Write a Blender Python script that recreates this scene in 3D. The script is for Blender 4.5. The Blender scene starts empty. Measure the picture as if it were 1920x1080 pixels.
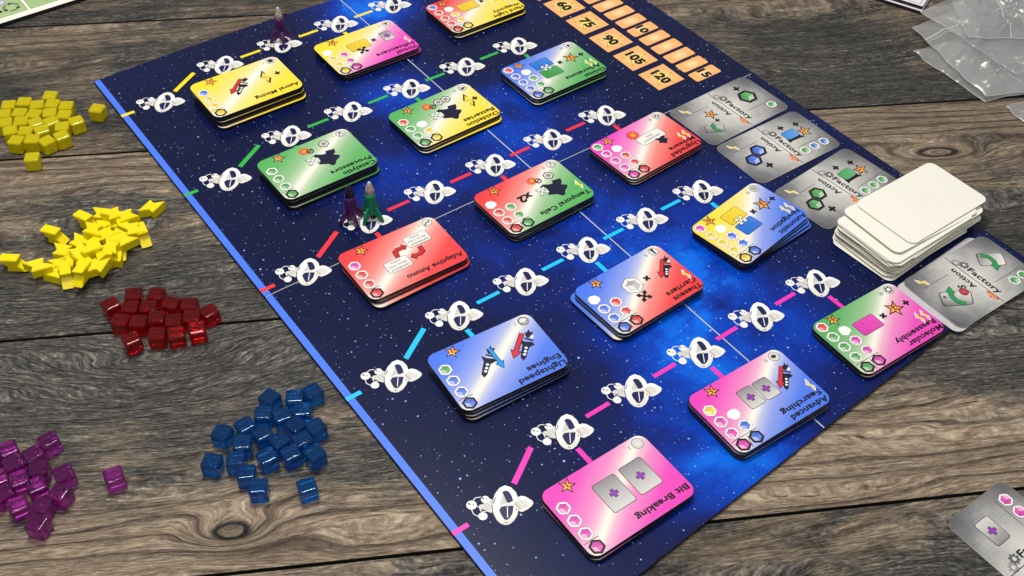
import bpy, bmesh, math, random
from mathutils import Vector, Matrix
from mathutils.geometry import tessellate_polygon
random.seed(7)
S = bpy.context.scene
COL = S.collection
PI = math.pi

# ------------------------------------------------------------------ camera, world, lamps, exposure
TB = 0.0028                                   # top of the game board above the table
R0 = ((0.8038746, -0.5939156, 0.0324016), (-0.4095388, -0.5921780, -0.6939764), (0.4313509, 0.5446003, -0.7192683))
CAMPOS = Vector((-0.28069, -0.75156, 0.54171 + TB))
FPX = 2087.64
cam = bpy.data.cameras.new('camera'); camo = bpy.data.objects.new('camera', cam); COL.objects.link(camo)
cam.sensor_width = 36; cam.lens = FPX / 1920 * 36; cam.clip_start = 0.02; cam.clip_end = 50
m = Matrix(((R0[0][0], -R0[1][0], -R0[2][0]), (R0[0][1], -R0[1][1], -R0[2][1]), (R0[0][2], -R0[1][2], -R0[2][2])))
camo.matrix_world = Matrix.Translation(CAMPOS) @ m.to_4x4()
S.camera = camo
FW = Vector((0.62089, 0.78390, 0)); RT = Vector((0.78390, -0.62089, 0))
MID = Vector((0.13, -0.27, 0))

w = bpy.data.worlds.new('World'); S.world = w; w.use_nodes = True
bgn = w.node_tree.nodes['Background']; bgn.inputs[0].default_value = (1.0, 0.985, 0.96, 1); bgn.inputs[1].default_value = 0.27

def area(name, loc, target, size, power, col):
    l = bpy.data.lights.new(name, 'AREA'); l.energy = power; l.size = size; l.shape = 'DISK'; l.color = col
    o = bpy.data.objects.new(name, l); COL.objects.link(o); o.location = loc
    o.rotation_euler = (Vector(target) - Vector(loc)).to_track_quat('-Z', 'Y').to_euler()
    return o
area('ceiling_lamp', MID + FW * 0.10 - RT * 0.26 + Vector((0, 0, 1.35)), MID, 0.36, 16.0, (1.0, 0.97, 0.92))
area('room_lamp', MID - FW * 0.80 - RT * 0.06 + Vector((0, 0, 1.25)), MID, 0.20, 5.5, (1.0, 0.97, 0.93))
S.view_settings.view_transform = 'Standard'; S.view_settings.look = 'None'
S.view_settings.exposure = 0.0; S.view_settings.gamma = 1.0

# ------------------------------------------------------------------ helpers
def px(x, y, z=TB):
    """where the line of sight through photo pixel (x, y) meets the height z"""
    a, b = (x - 960) / FPX, (y - 540) / FPX
    d = Vector([R0[0][i] * a + R0[1][i] * b + R0[2][i] for i in range(3)])
    return CAMPOS + d * ((z - CAMPOS.z) / d.z)
def lin(c):
    return tuple((v / 12.92 if v <= 0.04045 else ((v + 0.055) / 1.055) ** 2.4) for v in [q / 255 for q in c])
def mixc(a, b, t): return tuple(p + (q - p) * t for p, q in zip(a, b))
def tag(o, label=None, cat=None, group=None, kind=None):
    if label: o['label'] = label
    if cat: o['category'] = cat
    if group: o['group'] = group
    if kind: o['kind'] = kind
    return o
def link(name, data, parent=None, loc=(0, 0, 0), rz=0.0, scale=None):
    o = bpy.data.objects.new(name, data); COL.objects.link(o)
    if parent: o.parent = parent
    o.location = loc; o.rotation_euler = (0, 0, rz)
    if scale: o.scale = scale
    return o
def empty(name, loc, rz=0.0):
    o = link(name, None, None, loc, rz); o.empty_display_size = 0.01; return o
def mesh_from(verts, faces, mats, midx=None, name='m', smooth=False):
    me = bpy.data.meshes.new(name); me.from_pydata(verts, [], faces)
    for mm in mats: me.materials.append(mm)
    if midx: me.polygons.foreach_set('material_index', midx)
    if smooth: me.polygons.foreach_set('use_smooth', [True] * len(me.polygons))
    me.update(); return me
def bm_mesh(bm, mats, name='m', smooth=False):
    me = bpy.data.meshes.new(name); bm.to_mesh(me); bm.free()
    for mm in mats: me.materials.append(mm)
    if smooth: me.polygons.foreach_set('use_smooth', [True] * len(me.polygons))
    return me

# ------------------------------------------------------------------ materials
class NT:
    def __init__(s, name):
        s.m = bpy.data.materials.new(name); s.m.use_nodes = True; s.t = s.m.node_tree; s.n = s.t.nodes
        s.p = s.n['Principled BSDF']; s.out = s.n['Material Output']
    def node(s, typ, **kw):
        nd = s.n.new(typ)
        for k, v in kw.items(): setattr(nd, k, v)
        return nd
    def set(s, sock, v):
        if hasattr(v, 'is_linked') or isinstance(v, bpy.types.NodeSocket): s.t.links.new(v, sock)
        elif isinstance(v, (tuple, list)) and len(v) == 3 and sock.type == 'RGBA': sock.default_value = (*v, 1)
        else: sock.default_value = v
    def math(s, op, a, b=0.0, c=None, clamp=False):
        nd = s.node('ShaderNodeMath', operation=op, use_clamp=clamp)
        s.set(nd.inputs[0], a); s.set(nd.inputs[1], b)
        if c is not None: s.set(nd.inputs[2], c)
        return nd.outputs[0]
    def mix(s, f, a, b, mode='MIX'):
        nd = s.node('ShaderNodeMix', data_type='RGBA', blend_type=mode)
        s.set(nd.inputs[0], f); s.set(nd.inputs[6], a); s.set(nd.inputs[7], b); return nd.outputs[2]
    def noise(s, vec, scale, detail=3, rough=0.55, dist=0.0):
        nd = s.node('ShaderNodeTexNoise'); s.set(nd.inputs['Vector'], vec)
        nd.inputs['Scale'].default_value = scale; nd.inputs['Detail'].default_value = detail
        nd.inputs['Roughness'].default_value = rough; nd.inputs['Distortion'].default_value = dist
        return nd.outputs[0]
    def ramp(s, f, stops, interp='LINEAR'):
        nd = s.node('ShaderNodeValToRGB'); cr = nd.color_ramp; cr.interpolation = interp
        while len(cr.elements) < len(stops): cr.elements.new(0.5)
        for e, (p, c) in zip(cr.elements, stops):
            e.position = p; e.color = (*c, 1) if isinstance(c, (tuple, list)) else (c, c, c, 1)
        s.set(nd.inputs[0], f); return nd.outputs[0]
    def obj(s):
        return s.node('ShaderNodeTexCoord').outputs['Object']
    def mapping(s, vec, loc=(0, 0, 0), scale=(1, 1, 1), rot=(0, 0, 0)):
        nd = s.node('ShaderNodeMapping'); s.set(nd.inputs[0], vec)
        nd.inputs[1].default_value = loc; nd.inputs[2].default_value = rot; nd.inputs[3].default_value = scale
        return nd.outputs[0]
    def sep(s, vec):
        nd = s.node('ShaderNodeSeparateXYZ'); s.set(nd.inputs[0], vec); return nd.outputs
    def bump(s, h, dist, strength=1.0):
        nd = s.node('ShaderNodeBump'); s.set(nd.inputs['Height'], h); nd.inputs['Distance'].default_value = dist
        nd.inputs['Strength'].default_value = strength; return nd.outputs[0]
    def fin(s, color, rough=0.5, spec=0.5, **kw):
        s.set(s.p.inputs['Base Color'], color); s.set(s.p.inputs['Roughness'], rough)
        s.p.inputs['Specular IOR Level'].default_value = spec
        for k, v in kw.items(): s.set(s.p.inputs[k.replace('_', ' ')], v)
        return s.m
def plain(name, rgb, rough=0.5, spec=0.5, var=0.06, scale=300.0):
    t = NT(name); n = t.noise(t.obj(), scale, 3)
    c = t.mix(n, tuple(v * (1 - var) for v in rgb), tuple(min(1, v * (1 + var)) for v in rgb))
    return t.fin(c, rough, spec)
def ink_material():
    t = NT('printed_ink'); a = t.node('ShaderNodeAttribute', attribute_name='Col')
    n = t.noise(t.obj(), 1400.0, 2)
    c = t.mix(t.math('MULTIPLY', n, 0.10), a.outputs['Color'], (0.02, 0.02, 0.02))
    return t.fin(c, 0.38, 0.4)
INK = ink_material()
EDGE = plain('charred_edge', (0.012, 0.010, 0.010), 0.35, 0.4)
WHITEPAPER = plain('white_paper', (0.80, 0.79, 0.75), 0.5, 0.4, 0.03)

C = dict(yellow=lin((252, 220, 40)), green=lin((80, 172, 88)), red=lin((233, 52, 58)), blue=lin((64, 116, 234)), pink=lin((232, 58, 186)),
         cream=lin((240, 237, 224)), navy=lin((16, 22, 52)), black=lin((16, 14, 18)), white=lin((250, 250, 246)), orange=lin((250, 150, 50)),
         grey=lin((140, 140, 142)), purple=lin((150, 60, 190)))

def tile_face_material(name, ca, cb):
    """diagonal two-colour print with a pale band running corner to corner"""
    t = NT(name); x, y, z = t.sep(t.obj())
    f = t.math('SUBTRACT', t.math('MULTIPLY', x, 1 / 0.077), t.math('MULTIPLY', y, 1 / 0.0513))
    f = t.math('MULTIPLY_ADD', f, 0.5, 0.5)
    wht = lin((238, 235, 222))
    a2 = tuple(min(1, v) for v in ca)
    col = t.ramp(f, [(0.02, cb), (0.24, mixc(cb, wht, 0.04)), (0.39, mixc(cb, wht, 0.26)), (0.455, mixc(cb, wht, 0.55)), (0.49, mixc(cb, wht, 0.94)), (0.51, lin((244, 241, 231))), (0.54, mixc(a2, wht, 0.80)), (0.575, mixc(a2, wht, 0.50)),
                     (0.64, mixc(a2, wht, 0.26)), (0.80, mixc(a2, wht, 0.04)), (0.98, a2)])
    n = t.noise(t.mapping(t.obj(), scale=(1, 1, 1)), 500.0, 4)
    col = t.mix(t.math('MULTIPLY', n, 0.08), col, (0.1, 0.1, 0.1))
    return t.fin(col, t.math('MULTIPLY_ADD', n, 0.12, 0.24), 0.5)
def metal_card_material():
    t = NT('brushed_grey_card'); x, y, z = t.sep(t.obj())
    f = t.math('ABSOLUTE', t.math('MULTIPLY', y, 1 / 0.044)); fx = t.math('ABSOLUTE', t.math('MULTIPLY', x, 1 / 0.0265))
    f = t.math('ADD', t.math('MULTIPLY', f, 0.70), t.math('MULTIPLY', fx, 0.30))
    n = t.noise(t.mapping(t.obj(), scale=(9, 220, 1)), 4.0, 4); n2 = t.noise(t.obj(), 60.0, 3)
    g = t.math('ADD', f, t.math('ADD', t.math('MULTIPLY', t.math('SUBTRACT', n, 0.5), 0.16), t.math('MULTIPLY', t.math('SUBTRACT', n2, 0.5), 0.5)))
    col = t.ramp(g, [(0.05, lin((214, 214, 208))), (0.40, lin((180, 180, 176))), (0.70, lin((126, 126, 127))), (1.0, lin((88, 88, 93)))])
    return t.fin(col, 0.34, 0.5)
METALCARD = metal_card_material()
def blank_card_material():
    t = NT('blank_cream_card'); o = t.obj()
    n = t.noise(o, 260.0, 4); x, y, z = t.sep(o)
    r = t.math('SQRT', t.math('ADD', t.math('MULTIPLY', x, x), t.math('MULTIPLY', y, y)))
    n2 = t.noise(o, 900.0, 2)
    smudge = t.math('MULTIPLY', t.ramp(r, [(0.0, 1.0), (0.014, 0.5), (0.02, 0.0)]), t.ramp(n2, [(0.5, 0.0), (0.62, 0.5)]))
    c = t.mix(n, lin((231, 229, 217)), lin((240, 238, 227))); c = t.mix(t.math('MULTIPLY', smudge, 0.45), c, lin((214, 190, 200)))
    return t.fin(c, 0.55, 0.35)
BLANK = blank_card_material()
def card_edge_material():
    t = NT('card_edge'); n = t.noise(t.mapping(t.obj(), scale=(60, 60, 9000)), 1.0, 2)
    return t.fin(t.mix(n, lin((150, 147, 136)), lin((225, 222, 208))), 0.8, 0.2)
CARDEDGE = card_edge_material()

# ------------------------------------------------------------------ flat print
DZ = 3e-5
class Ink:
    """flat printed shapes in millimetres, each on its own thin layer of ink"""
    def __init__(s): s.v = []; s.f = []; s.c = []; s.l = 0; s.k = 0
    def z(s, l=None):
        s.k += 1; return (s.l if l is None else l) * DZ + (s.k % 100) * 2.4e-7
    def poly(s, pts, col, layer=None, col2=None, axis=None):
        b = len(s.v); z = s.z(layer)
        for p in pts:
            s.v.append((p[0] / 1000, p[1] / 1000, z))
            if col2 is None: s.c.append(col)
            else:
                d = p[0] * axis[0] + p[1] * axis[1] + axis[2]; s.c.append(mixc(col, col2, max(0, min(1, d))))
        tri = tessellate_polygon([[Vector((p[0], p[1], 0)) for p in pts]])
        for t in tri:
            a, bb, c = [pts[i] for i in t]
            ar = (bb[0] - a[0]) * (c[1] - a[1]) - (bb[1] - a[1]) * (c[0] - a[0])
            s.f.append(tuple(b + i for i in (t if ar > 0 else t[::-1])))
        return s
    def up(s, n=1): s.l += n; return s
    def line(s, a, b, wd, col):
        dx, dy = b[0] - a[0], b[1] - a[1]; L = math.hypot(dx, dy); nx, ny = -dy / L * wd / 2, dx / L * wd / 2
        return s.poly([(a[0] + nx, a[1] + ny), (a[0] - nx, a[1] - ny), (b[0] - nx, b[1] - ny), (b[0] + nx, b[1] + ny)], col)
    def path(s, pts, wd, col, closed=False):
        n = len(pts)
        L, Rr = [], []
        for i in range(n):
            p = pts[i]; a = pts[i - 1] if (i or closed) else p; c = pts[(i + 1) % n] if (i < n - 1 or closed) else p
            dx, dy = c[0] - a[0], c[1] - a[1]; q = math.hypot(dx, dy) or 1; nx, ny = -dy / q * wd / 2, dx / q * wd / 2
            L.append((p[0] + nx, p[1] + ny)); Rr.append((p[0] - nx, p[1] - ny))
        for i in range(n if closed else n - 1):
            j = (i + 1) % n; s.poly([L[i], Rr[i], Rr[j], L[j]], col)
        return s
    def disc(s, x, y, rx, col, ry=None, n=20, col2=None, rot=0):
        ry = ry or rx; ca, sa = math.cos(rot), math.sin(rot)
        P = [(x + rx * math.cos(2 * PI * i / n) * ca - ry * math.sin(2 * PI * i / n) * sa, y + rx * math.cos(2 * PI * i / n) * sa + ry * math.sin(2 * PI * i / n) * ca) for i in range(n)]
        if col2 is None: return s.poly(P, col)
        b = len(s.v); z = s.z()
        s.v += [(p[0] / 1000, p[1] / 1000, z) for p in P] + [(x / 1000, y / 1000, z)]; s.c += [col] * n + [col2]
        s.f += [(b + i, b + (i + 1) % n, b + n) for i in range(n)]; return s
    def ring(s, x, y, r, wd, col, n=24):
        return s.path([(x + r * math.cos(2 * PI * i / n), y + r * math.sin(2 * PI * i / n)) for i in range(n)], wd, col, True)
    def text(s, txt, x, y, size, col, width=None, align='LEFT', bold=0.03, xs=1.12, rot=0.0):
        """y is the middle of the capitals; size in mm"""
        V, F = glyphs(txt, bold)
        x0 = min(p[0] for p in V); x1 = max(p[0] for p in V)
        k = size; kx = size * xs
        if width: kx = width / (x1 - x0)
        b = len(s.v); off = {'LEFT': 0, 'CENTER': -0.5, 'RIGHT': -1}[align] * (x1 - x0) * kx
        ca, sa = math.cos(rot), math.sin(rot)
        for p in V:
            qx, qy = (p[0] - x0) * kx + off, (p[1] - 0.345) * k
            s.v.append(((x + qx * ca - qy * sa) / 1000, (y + qx * sa + qy * ca) / 1000, s.l * DZ)); s.c.append(col)
        s.f += [tuple(b + i for i in f) for f in F]; return s
    def mesh(s, name='print'):
        me = bpy.data.meshes.new(name); me.from_pydata(s.v, [], s.f); me.materials.append(INK)
        at = me.color_attributes.new('Col', 'FLOAT_COLOR', 'POINT')
        at.data.foreach_set('color', [q for c in s.c for q in (*c, 1.0)])
        return me
_gl = {}
def glyphs(txt, bold):
    if (txt, bold) not in _gl:
        cu = bpy.data.curves.new('t', 'FONT'); cu.body = txt; cu.size = 1.0; cu.offset = bold; cu.resolution_u = 3; cu.space_character = 1.06
        ob = bpy.data.objects.new('t', cu); me = bpy.data.meshes.new_from_object(ob)
        _gl[(txt, bold)] = ([(v.co.x, v.co.y) for v in me.vertices], [tuple(p.vertices) for p in me.polygons])
        bpy.data.objects.remove(ob); bpy.data.curves.remove(cu); bpy.data.meshes.remove(me)
    return _gl[(txt, bold)]
def starpts(x, y, R, r=None, rot=PI / 2, n=5):
    r = r or R * 0.42
    return [(x + (R if i % 2 == 0 else r) * math.cos(rot + PI * i / n), y + (R if i % 2 == 0 else r) * math.sin(rot + PI * i / n)) for i in range(2 * n)]
def hexpts(x, y, R, rot=PI / 6): return [(x + R * math.cos(rot + PI / 3 * i), y + R * math.sin(rot + PI / 3 * i)) for i in range(6)]
def rrect(x, y, w_, h_, r, n=5, rot=0.0):
    P = []
    for sx, sy, a0 in ((1, 1, 0), (-1, 1, 90), (-1, -1, 180), (1, -1, 270)):
        for i in range(n + 1):
            th = math.radians(a0 + 90 * i / n); P.append((sx * (w_ / 2 - r) + r * math.cos(th), sy * (h_ / 2 - r) + r * math.sin(th)))
    ca, sa = math.cos(rot), math.sin(rot)
    return [(x + p[0] * ca - p[1] * sa, y + p[0] * sa + p[1] * ca) for p in P]
def cross(ink, x, y, r, wd, col, rot=0.0):
    h = wd / 2; P = [(r, -h), (r, h), (h, h), (h, r), (-h, r), (-h, h), (-r, h), (-r, -h), (-h, -h), (-h, -r), (h, -r), (h, -h)]
    ca, sa = math.cos(rot), math.sin(rot)
    return ink.poly([(x + p * ca - q * sa, y + p * sa + q * ca) for p, q in P], col)
_icons = {}
def icon(key, fn):
    if key not in _icons:
        k = Ink(); fn(k); _icons[key] = k.mesh(key[0] if isinstance(key, tuple) else key)
    return _icons[key]

def d_hex(col, boxed):
    def f(k):
        dark = tuple(v * 0.55 for v in col); lite = mixc(col, C['white'], 0.35); mid = col
        if boxed:
            k.poly(hexpts(0, 0, 5.0), C['black']).up()
            for i in range(6):
                a = PI / 6 + PI / 3 * i; k.line((3.4 * math.cos(a), 3.4 * math.sin(a)), (4.6 * math.cos(a), 4.6 * math.sin(a)), 0.2, lin((90, 88, 92)))
            R_ = 3.35
        else:
            k.poly(hexpts(0, 0, 4.75), C['grey']).up().poly(hexpts(0, 0, 4.5), C['white']).up()
            for i in range(6):
                a = PI / 6 + PI / 3 * i; k.line((3.0 * math.cos(a), 3.0 * math.sin(a)), (4.5 * math.cos(a), 4.5 * math.sin(a)), 0.22, C['grey'])
            R_ = 3.2
        k.up().poly(hexpts(0, 0, R_ + 0.18), dark).up()
        h = hexpts(0, 0, R_)
        for i, cc in ((0, lite), (2, mid), (4, mixc(dark, col, 0.5))):
            k.poly([(0, 0), h[(i + 5) % 6], h[i], h[(i + 1) % 6]], mixc(cc, dark, 0.25), col2=mixc(cc, C['white'], 0.15), axis=(0.1, 0.1, 0.5))
        k.up()
        for i in (1, 3, 5): k.line((0, 0), h[i], 0.25, dark)
    return f
def d_star(num):
    def f(k):
        k.poly(starpts(0, 0, 6.1, 2.5), C['black']).up().poly(starpts(0, -0.03, 4.4, 1.65), lin((246, 132, 52)), col2=lin((255, 196, 90)), axis=(0.12, 0.1, 0.5)).up()
        k.text(num, 0, -0.1, 4.0, C['black'], align='CENTER', bold=0.03)
    return f
def d_level(n, kind):
    def f(k):
        k.disc(0, 0, 4.0, lin((120, 120, 122))).up().disc(0, 0, 3.6, lin((205, 205, 203)), col2=lin((232, 232, 228))).up()
        b = C['black']
        if kind == 0: k.disc(0, 0, 2.4, lin((95, 95, 97))).up().disc(0, 0, 1.6, b)
        elif kind == 1: k.poly([(-2.6, -1.6), (2.6, -1.6), (1.0, -0.4), (0.6, 1.6), (-0.6, 1.6), (-1.0, -0.4)], b)
        elif kind == 2: k.poly([(-3.0, -0.6), (3, 0.8), (0.4, 2.6)], b).up().line((-2.6, 1.6), (2.4, -1.8), 0.5, b)
        elif kind == 3: k.disc(0, 0, 1.4, b).up().poly([(0, 2.6), (1.1, 0.6), (-1.1, 0.6)], b)
        elif kind == 4: k.poly([(-2.2, 2.4), (2.2, 2.4), (1.2, -0.6), (0.5, -2.4), (-0.5, -2.4), (-1.2, -0.6)], lin((60, 60, 62))).up().poly([(-1.6, 1.9), (1.6, 1.9), (0, -0.8)], C['white'])
        elif kind == 5:
            k.path([(-1.4 + 1.3 * math.sin(i * 0.7), -2.8 + i * 0.6) for i in range(10)], 0.45, b).path([(1.4 - 1.3 * math.sin(i * 0.7) - 1.4, -2.8 + i * 0.6) for i in range(10)], 0.45, b)
        elif kind == 6: k.poly([(-2.6, 0.4), (-0.5, 1.6), (0, 2.8), (0.6, 1.2), (2.7, -0.8), (0.8, -1.4), (0, -2.6), (-0.9, -0.8)], b).up().disc(0.2, 0.1, 0.8, C['white'])
        elif kind == 7: k.path([(-2.6, -1.6), (-0.6, 0.2), (0.2, -0.6), (2.8, 2.0)], 0.9, b)
        elif kind == 8:
            for i in range(6): k.line((0, 0), (3.3 * math.cos(i * PI / 3), 3.3 * math.sin(i * PI / 3)), 0.45, lin((100, 100, 104)))
            k.ring(0, 0, 2.0, 0.4, lin((100, 100, 104)))
        elif kind == 9: k.ring(0, 0, 3.2, 0.5, b).up().path([(-2.4, 0.6), (-0.5, 1.8), (2.6, 1.2)], 0.6, b)
        elif kind == 10: k.poly([(-0.5, 2.8), (0.5, 2.8), (0.9, -1.6), (1.6, -2.9), (-1.6, -2.9), (-0.9, -1.6)], b)
        elif kind == 11:
            k.ring(0, 0, 1.9, 0.5, b)
            for i in range(6): k.disc(2.2 * math.cos(i * PI / 3), 2.2 * math.sin(i * PI / 3), 0.75, b)
            k.up().disc(0, 0, 1.4, C['white'])
        elif kind == 12: k.disc(0.2, -0.2, 1.9, lin((70, 70, 72)), ry=1.5).up().disc(-0.3, 0.4, 0.8, b)
        elif kind == 13:
            for i in range(-3, 4):
                for j in range(-3, 4):
                    if i * i + j * j < 10: k.disc(i * 0.95, j * 0.95, 0.2, lin((165, 165, 165)), n=6)
        k.l = 0
        k.text('I' * n, 6.2, 0, 4.2, C['black'], bold=0.0, xs=0.9)
    return f
def d_cloud(seed):
    def f(k):
        r = random.Random(seed)
        k.poly([((4.2 + r.uniform(-0.5, 0.5)) * math.cos(2 * PI * i / 13), (4.0 + r.uniform(-0.5, 0.5)) * math.sin(2 * PI * i / 13)) for i in range(13)], C['white'])
    return f
BOLT = [(-19.0, -11.0), (-19.6, -5.9), (-18.0, -4.0), (-20.8, 1.4), (-16.9, 7.5), (-16.1, 1.9), (-17.6, 0.1), (-14.0, -3.8)]
BOLT = [(x + 17.5, y + 1.7) for x, y in BOLT]
def scaled(P, s, dx=0, dy=0): return [(x * s + dx, y * s + dy) for x, y in P]
def d_smallbolt(k):
    k.poly(scaled(BOLT, 0.62), C['white']).up().poly(scaled(BOLT, 0.46), lin((120, 105, 30))).up().poly(scaled(BOLT, 0.40), lin((250, 222, 60)))
def d_bigbolt(k):
    k.poly(scaled(BOLT, 1.06), C['black']).up().poly(scaled(BOLT, 0.74), lin((252, 220, 60)))
def d_plus(k): cross(k, 0, 0, 2.5, 1.7, C['black'])
def d_times(k): cross(k, 0, 0, 2.5, 1.7, C['black'], PI / 4)
ROCKET = [(14.4, 7.6), (14.6, 4.4), (10.6, -0.7), (8.1, -3.6), (7.1, -8.5), (5.0, -5.2), (1.5, -2.9), (0.9, 0.0), (5.2, 0.2), (7.6, 2.3), (11.4, 6.3)]
ROCKET = [(x - 8, y) for x, y in ROCKET]
def d_rocket(k):
    k.poly(ROCKET, C['navy']).up()
    for h in ((-0.7, -0.5), (1.2, 1.7), (3.1, 3.6)): k.disc(*h, 1.0, C['white'], n=10)
    k.l = 0; k.line((-8.1, -3.3), (-3.9, -8.1), 1.3, C['navy'])
    fl = [(-24.2, -4.5), (-24.4, -7.0), (-25.5, -9.7), (-26.3, -8.5), (-29.1, -10.6), (-28.5, -7.9), (-30.5, -7.2), (-27.4, -4.6), (-25.3, -4.5)]
    k.poly([(x + 27.0 - 8.5, y - 2.6) for x, y in [(p[0], p[1]) for p in fl]], C['navy']).up().poly([(x * 0.5 - 12.0 + 3.0, y * 0.5 - 6.5) for x, y in [(p[0] + 27, p[1] + 7) for p in fl]], C['cream'])
def arrow_pts(L, sw, hw, hl): return [(-sw / 2, 0), (sw / 2, 0), (sw / 2, L - hl), (hw / 2, L - hl), (0, L), (-hw / 2, L - hl), (-sw / 2, L - hl)]
def rotp(P, a, dx=0, dy=0):
    ca, sa = math.cos(a), math.sin(a); return [(x * ca - y * sa + dx, x * sa + y * ca + dy) for x, y in P]
def d_arrow(col):
    def f(k):
        k.poly(arrow_pts(18.9, 3.0, 6.4, 6.0), C['black']).up(); P = arrow_pts(18.0, 2.1, 4.9, 5.0)
        k.poly([(x, y + 0.4) for x, y in P], col)
    return f
def d_card(col, w_=10.3, h_=15.0, plus=False, grey=False, speck=False):
    def f(k):
        k.poly(rrect(0, 0, w_ + 0.7, h_ + 0.7, 1.7), C['black']).up()
        if grey: k.poly(rrect(0, 0, w_, h_, 1.5), lin((214, 212, 208)), col2=lin((140, 138, 142)), axis=(0, -1 / h_, 0.5))
        else: k.poly(rrect(0, 0, w_, h_, 1.5), mixc(col, C['white'], 0.05), col2=tuple(v * 0.85 for v in col), axis=(0.05, 0.05, 0.5))
        k.up()
        if speck:
            r = random.Random(3)
            for i in range(22): k.disc(r.uniform(-w_ * .42, w_ * .42), r.uniform(-h_ * .42, h_ * .42), r.uniform(0.3, 0.75), mixc(col, (0.15, 0.12, 0.05), 0.3), n=7)
            k.up()
        if plus:
            cross(k, 0, 0, 2.9, 2.2, C['black']).up(); cross(k, 0, 0, 2.5, 1.5, C['purple'])
    return f
def d_four(col, edge):
    def f(k):
        for s_, cc, wd in ((1.0, edge, 1.5), (0.86, col, 0.8)):
            for i in range(4):
                a = PI / 4 + i * PI / 2; P = arrow_pts(5.8 * s_, wd, 3.8 * s_, 2.7 * s_); k.poly(rotp(P, a - PI / 2), cc)
            k.up()
    return f
def d_burst(k):
    k.poly(starpts(0, 0, 4.9, 2.9, n=12), lin((214, 40, 24))).up().poly(starpts(0, 0, 3.6, 2.6, n=12), lin((236, 84, 34))).up().disc(0, 0, 2.2, lin((240, 110, 44)), col2=lin((255, 190, 80)))
def d_noring(k):
    k.ring(0, 0, 2.3, 0.9, lin((70, 24, 20))).up().line((-2.0, -1.0), (2.0, 1.0), 0.8, lin((70, 24, 20)))
def d_greyhex(k):
    k.poly(hexpts(0, 0, 4.4), C['black']).up().poly(hexpts(0, 0, 3.5), C['cream']).up().poly(hexpts(0, 0, 2.6), lin((175, 175, 178))).up().disc(0, 0, 1.4, lin((120, 120, 125)), col2=lin((150, 150, 154)))
MEEP = [(0.3, -7.3), (-3.5, -9.0), (-7.1, -6.5), (-10.5, -5.5), (-11.7, -8.5), (-18.7, -7.1), (-17.4, -3.4), (-14.9, -1.4), (-18.4, 1.8), (-16.3, 4.1), (-13.1, 5.6), (-10.8, 8.6), (-9.2, 9.4), (-7.7, 9.0), (-6.1, 5.9), (0.3, 2.4), (-3.0, -0.3), (-3.3, -4.8)]
MEEP = [(x + 9.8, y + 0.3) for x, y in MEEP]
def d_meeple(k): k.poly(MEEP, C['navy'])
def d_gem(k):
    k.poly(hexpts(0, 0, 8.0), C['black']).up().poly(hexpts(0, 0, 7.6), lin((238, 238, 234))).up()
    for i in range(6):
        a = PI / 6 + PI / 3 * i; k.line((4.6 * math.cos(a), 4.6 * math.sin(a)), (7.6 * math.cos(a), 7.6 * math.sin(a)), 0.3, C['grey'])
    k.up().poly(hexpts(0, 0, 5.0), C['grey']).up()
    h = hexpts(0, 0, 4.7)
    for i, g in ((0, 225), (2, 190), (4, 165)): k.poly([(0, 0), h[(i + 5) % 6], h[i], h[(i + 1) % 6]], lin((g, g, g)))
def d_textbox(lines, w_, h_):
    def f(k):
        k.poly(rrect(0, 0, w_ + 0.7, h_ + 0.7, 2.0), C['black']).up().poly(rrect(0, 0, w_, h_, 1.7), lin((240, 236, 232))).up()
        for i, tx in enumerate(lines):
            k.text(tx, 0, (len(lines) - 1) * 1.6 - i * 3.2, 2.5, C['black'], align='CENTER', bold=0.01)
        for i in range(4): k.disc(-w_ / 2 + 1.6 + i * 0.7, -h_ / 2 + 2 + i * 1.8, 0.5, lin((200, 195, 195)), n=8)
    return f
def d_turn(k):
    for cc, e in ((lin((80, 10, 14)), 0.45), (lin((200, 34, 42)), 0)):
        P = [(4.9 + e, -2.8 + e), (4.0 + e, -8.3 - e), (0.6, -10.3 - e), (-3.5, -9.8 - e), (-3.6 - e, -11.9 - e), (-6.7 - e * 1.6, -8.6), (-4.4, -5.9 + e), (-3.8, -7.4 + e), (-0.2, -7.6 + e), (1.6 - e, -5.6), (2.2 - e, -2.6 + e)]
        k.poly(P, cc); k.poly([(-11.0 - x, -6.1 - y) for x, y in P], cc); k.up()
def d_gear(col, hole=True):
    def f(k):
        P = []
        for i in range(8):
            for da, r in ((-0.26, 2.5), (-0.17, 3.5), (0.17, 3.5), (0.26, 2.5)):
                a = i * PI / 4 + da; P.append((r * math.cos(a), r * math.sin(a)))
        k.poly(P, col).up().disc(0, 0, 1.3, lin((208, 208, 204)), n=14)
    return f
def d_curve_arrow(k, flip=1):
    pass
def put(parent, name, key, fn, x, y, z, rz=0.0, sc=1.0):
    o = link(name, icon(key, fn), parent, (x / 1000, y / 1000, z), rz)
    if sc != 1.0: o.scale = (sc, sc, 1)
    return o
def put_ink(parent, name, ink, z): return link(name, ink.mesh(name), parent, (0, 0, z))

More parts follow.
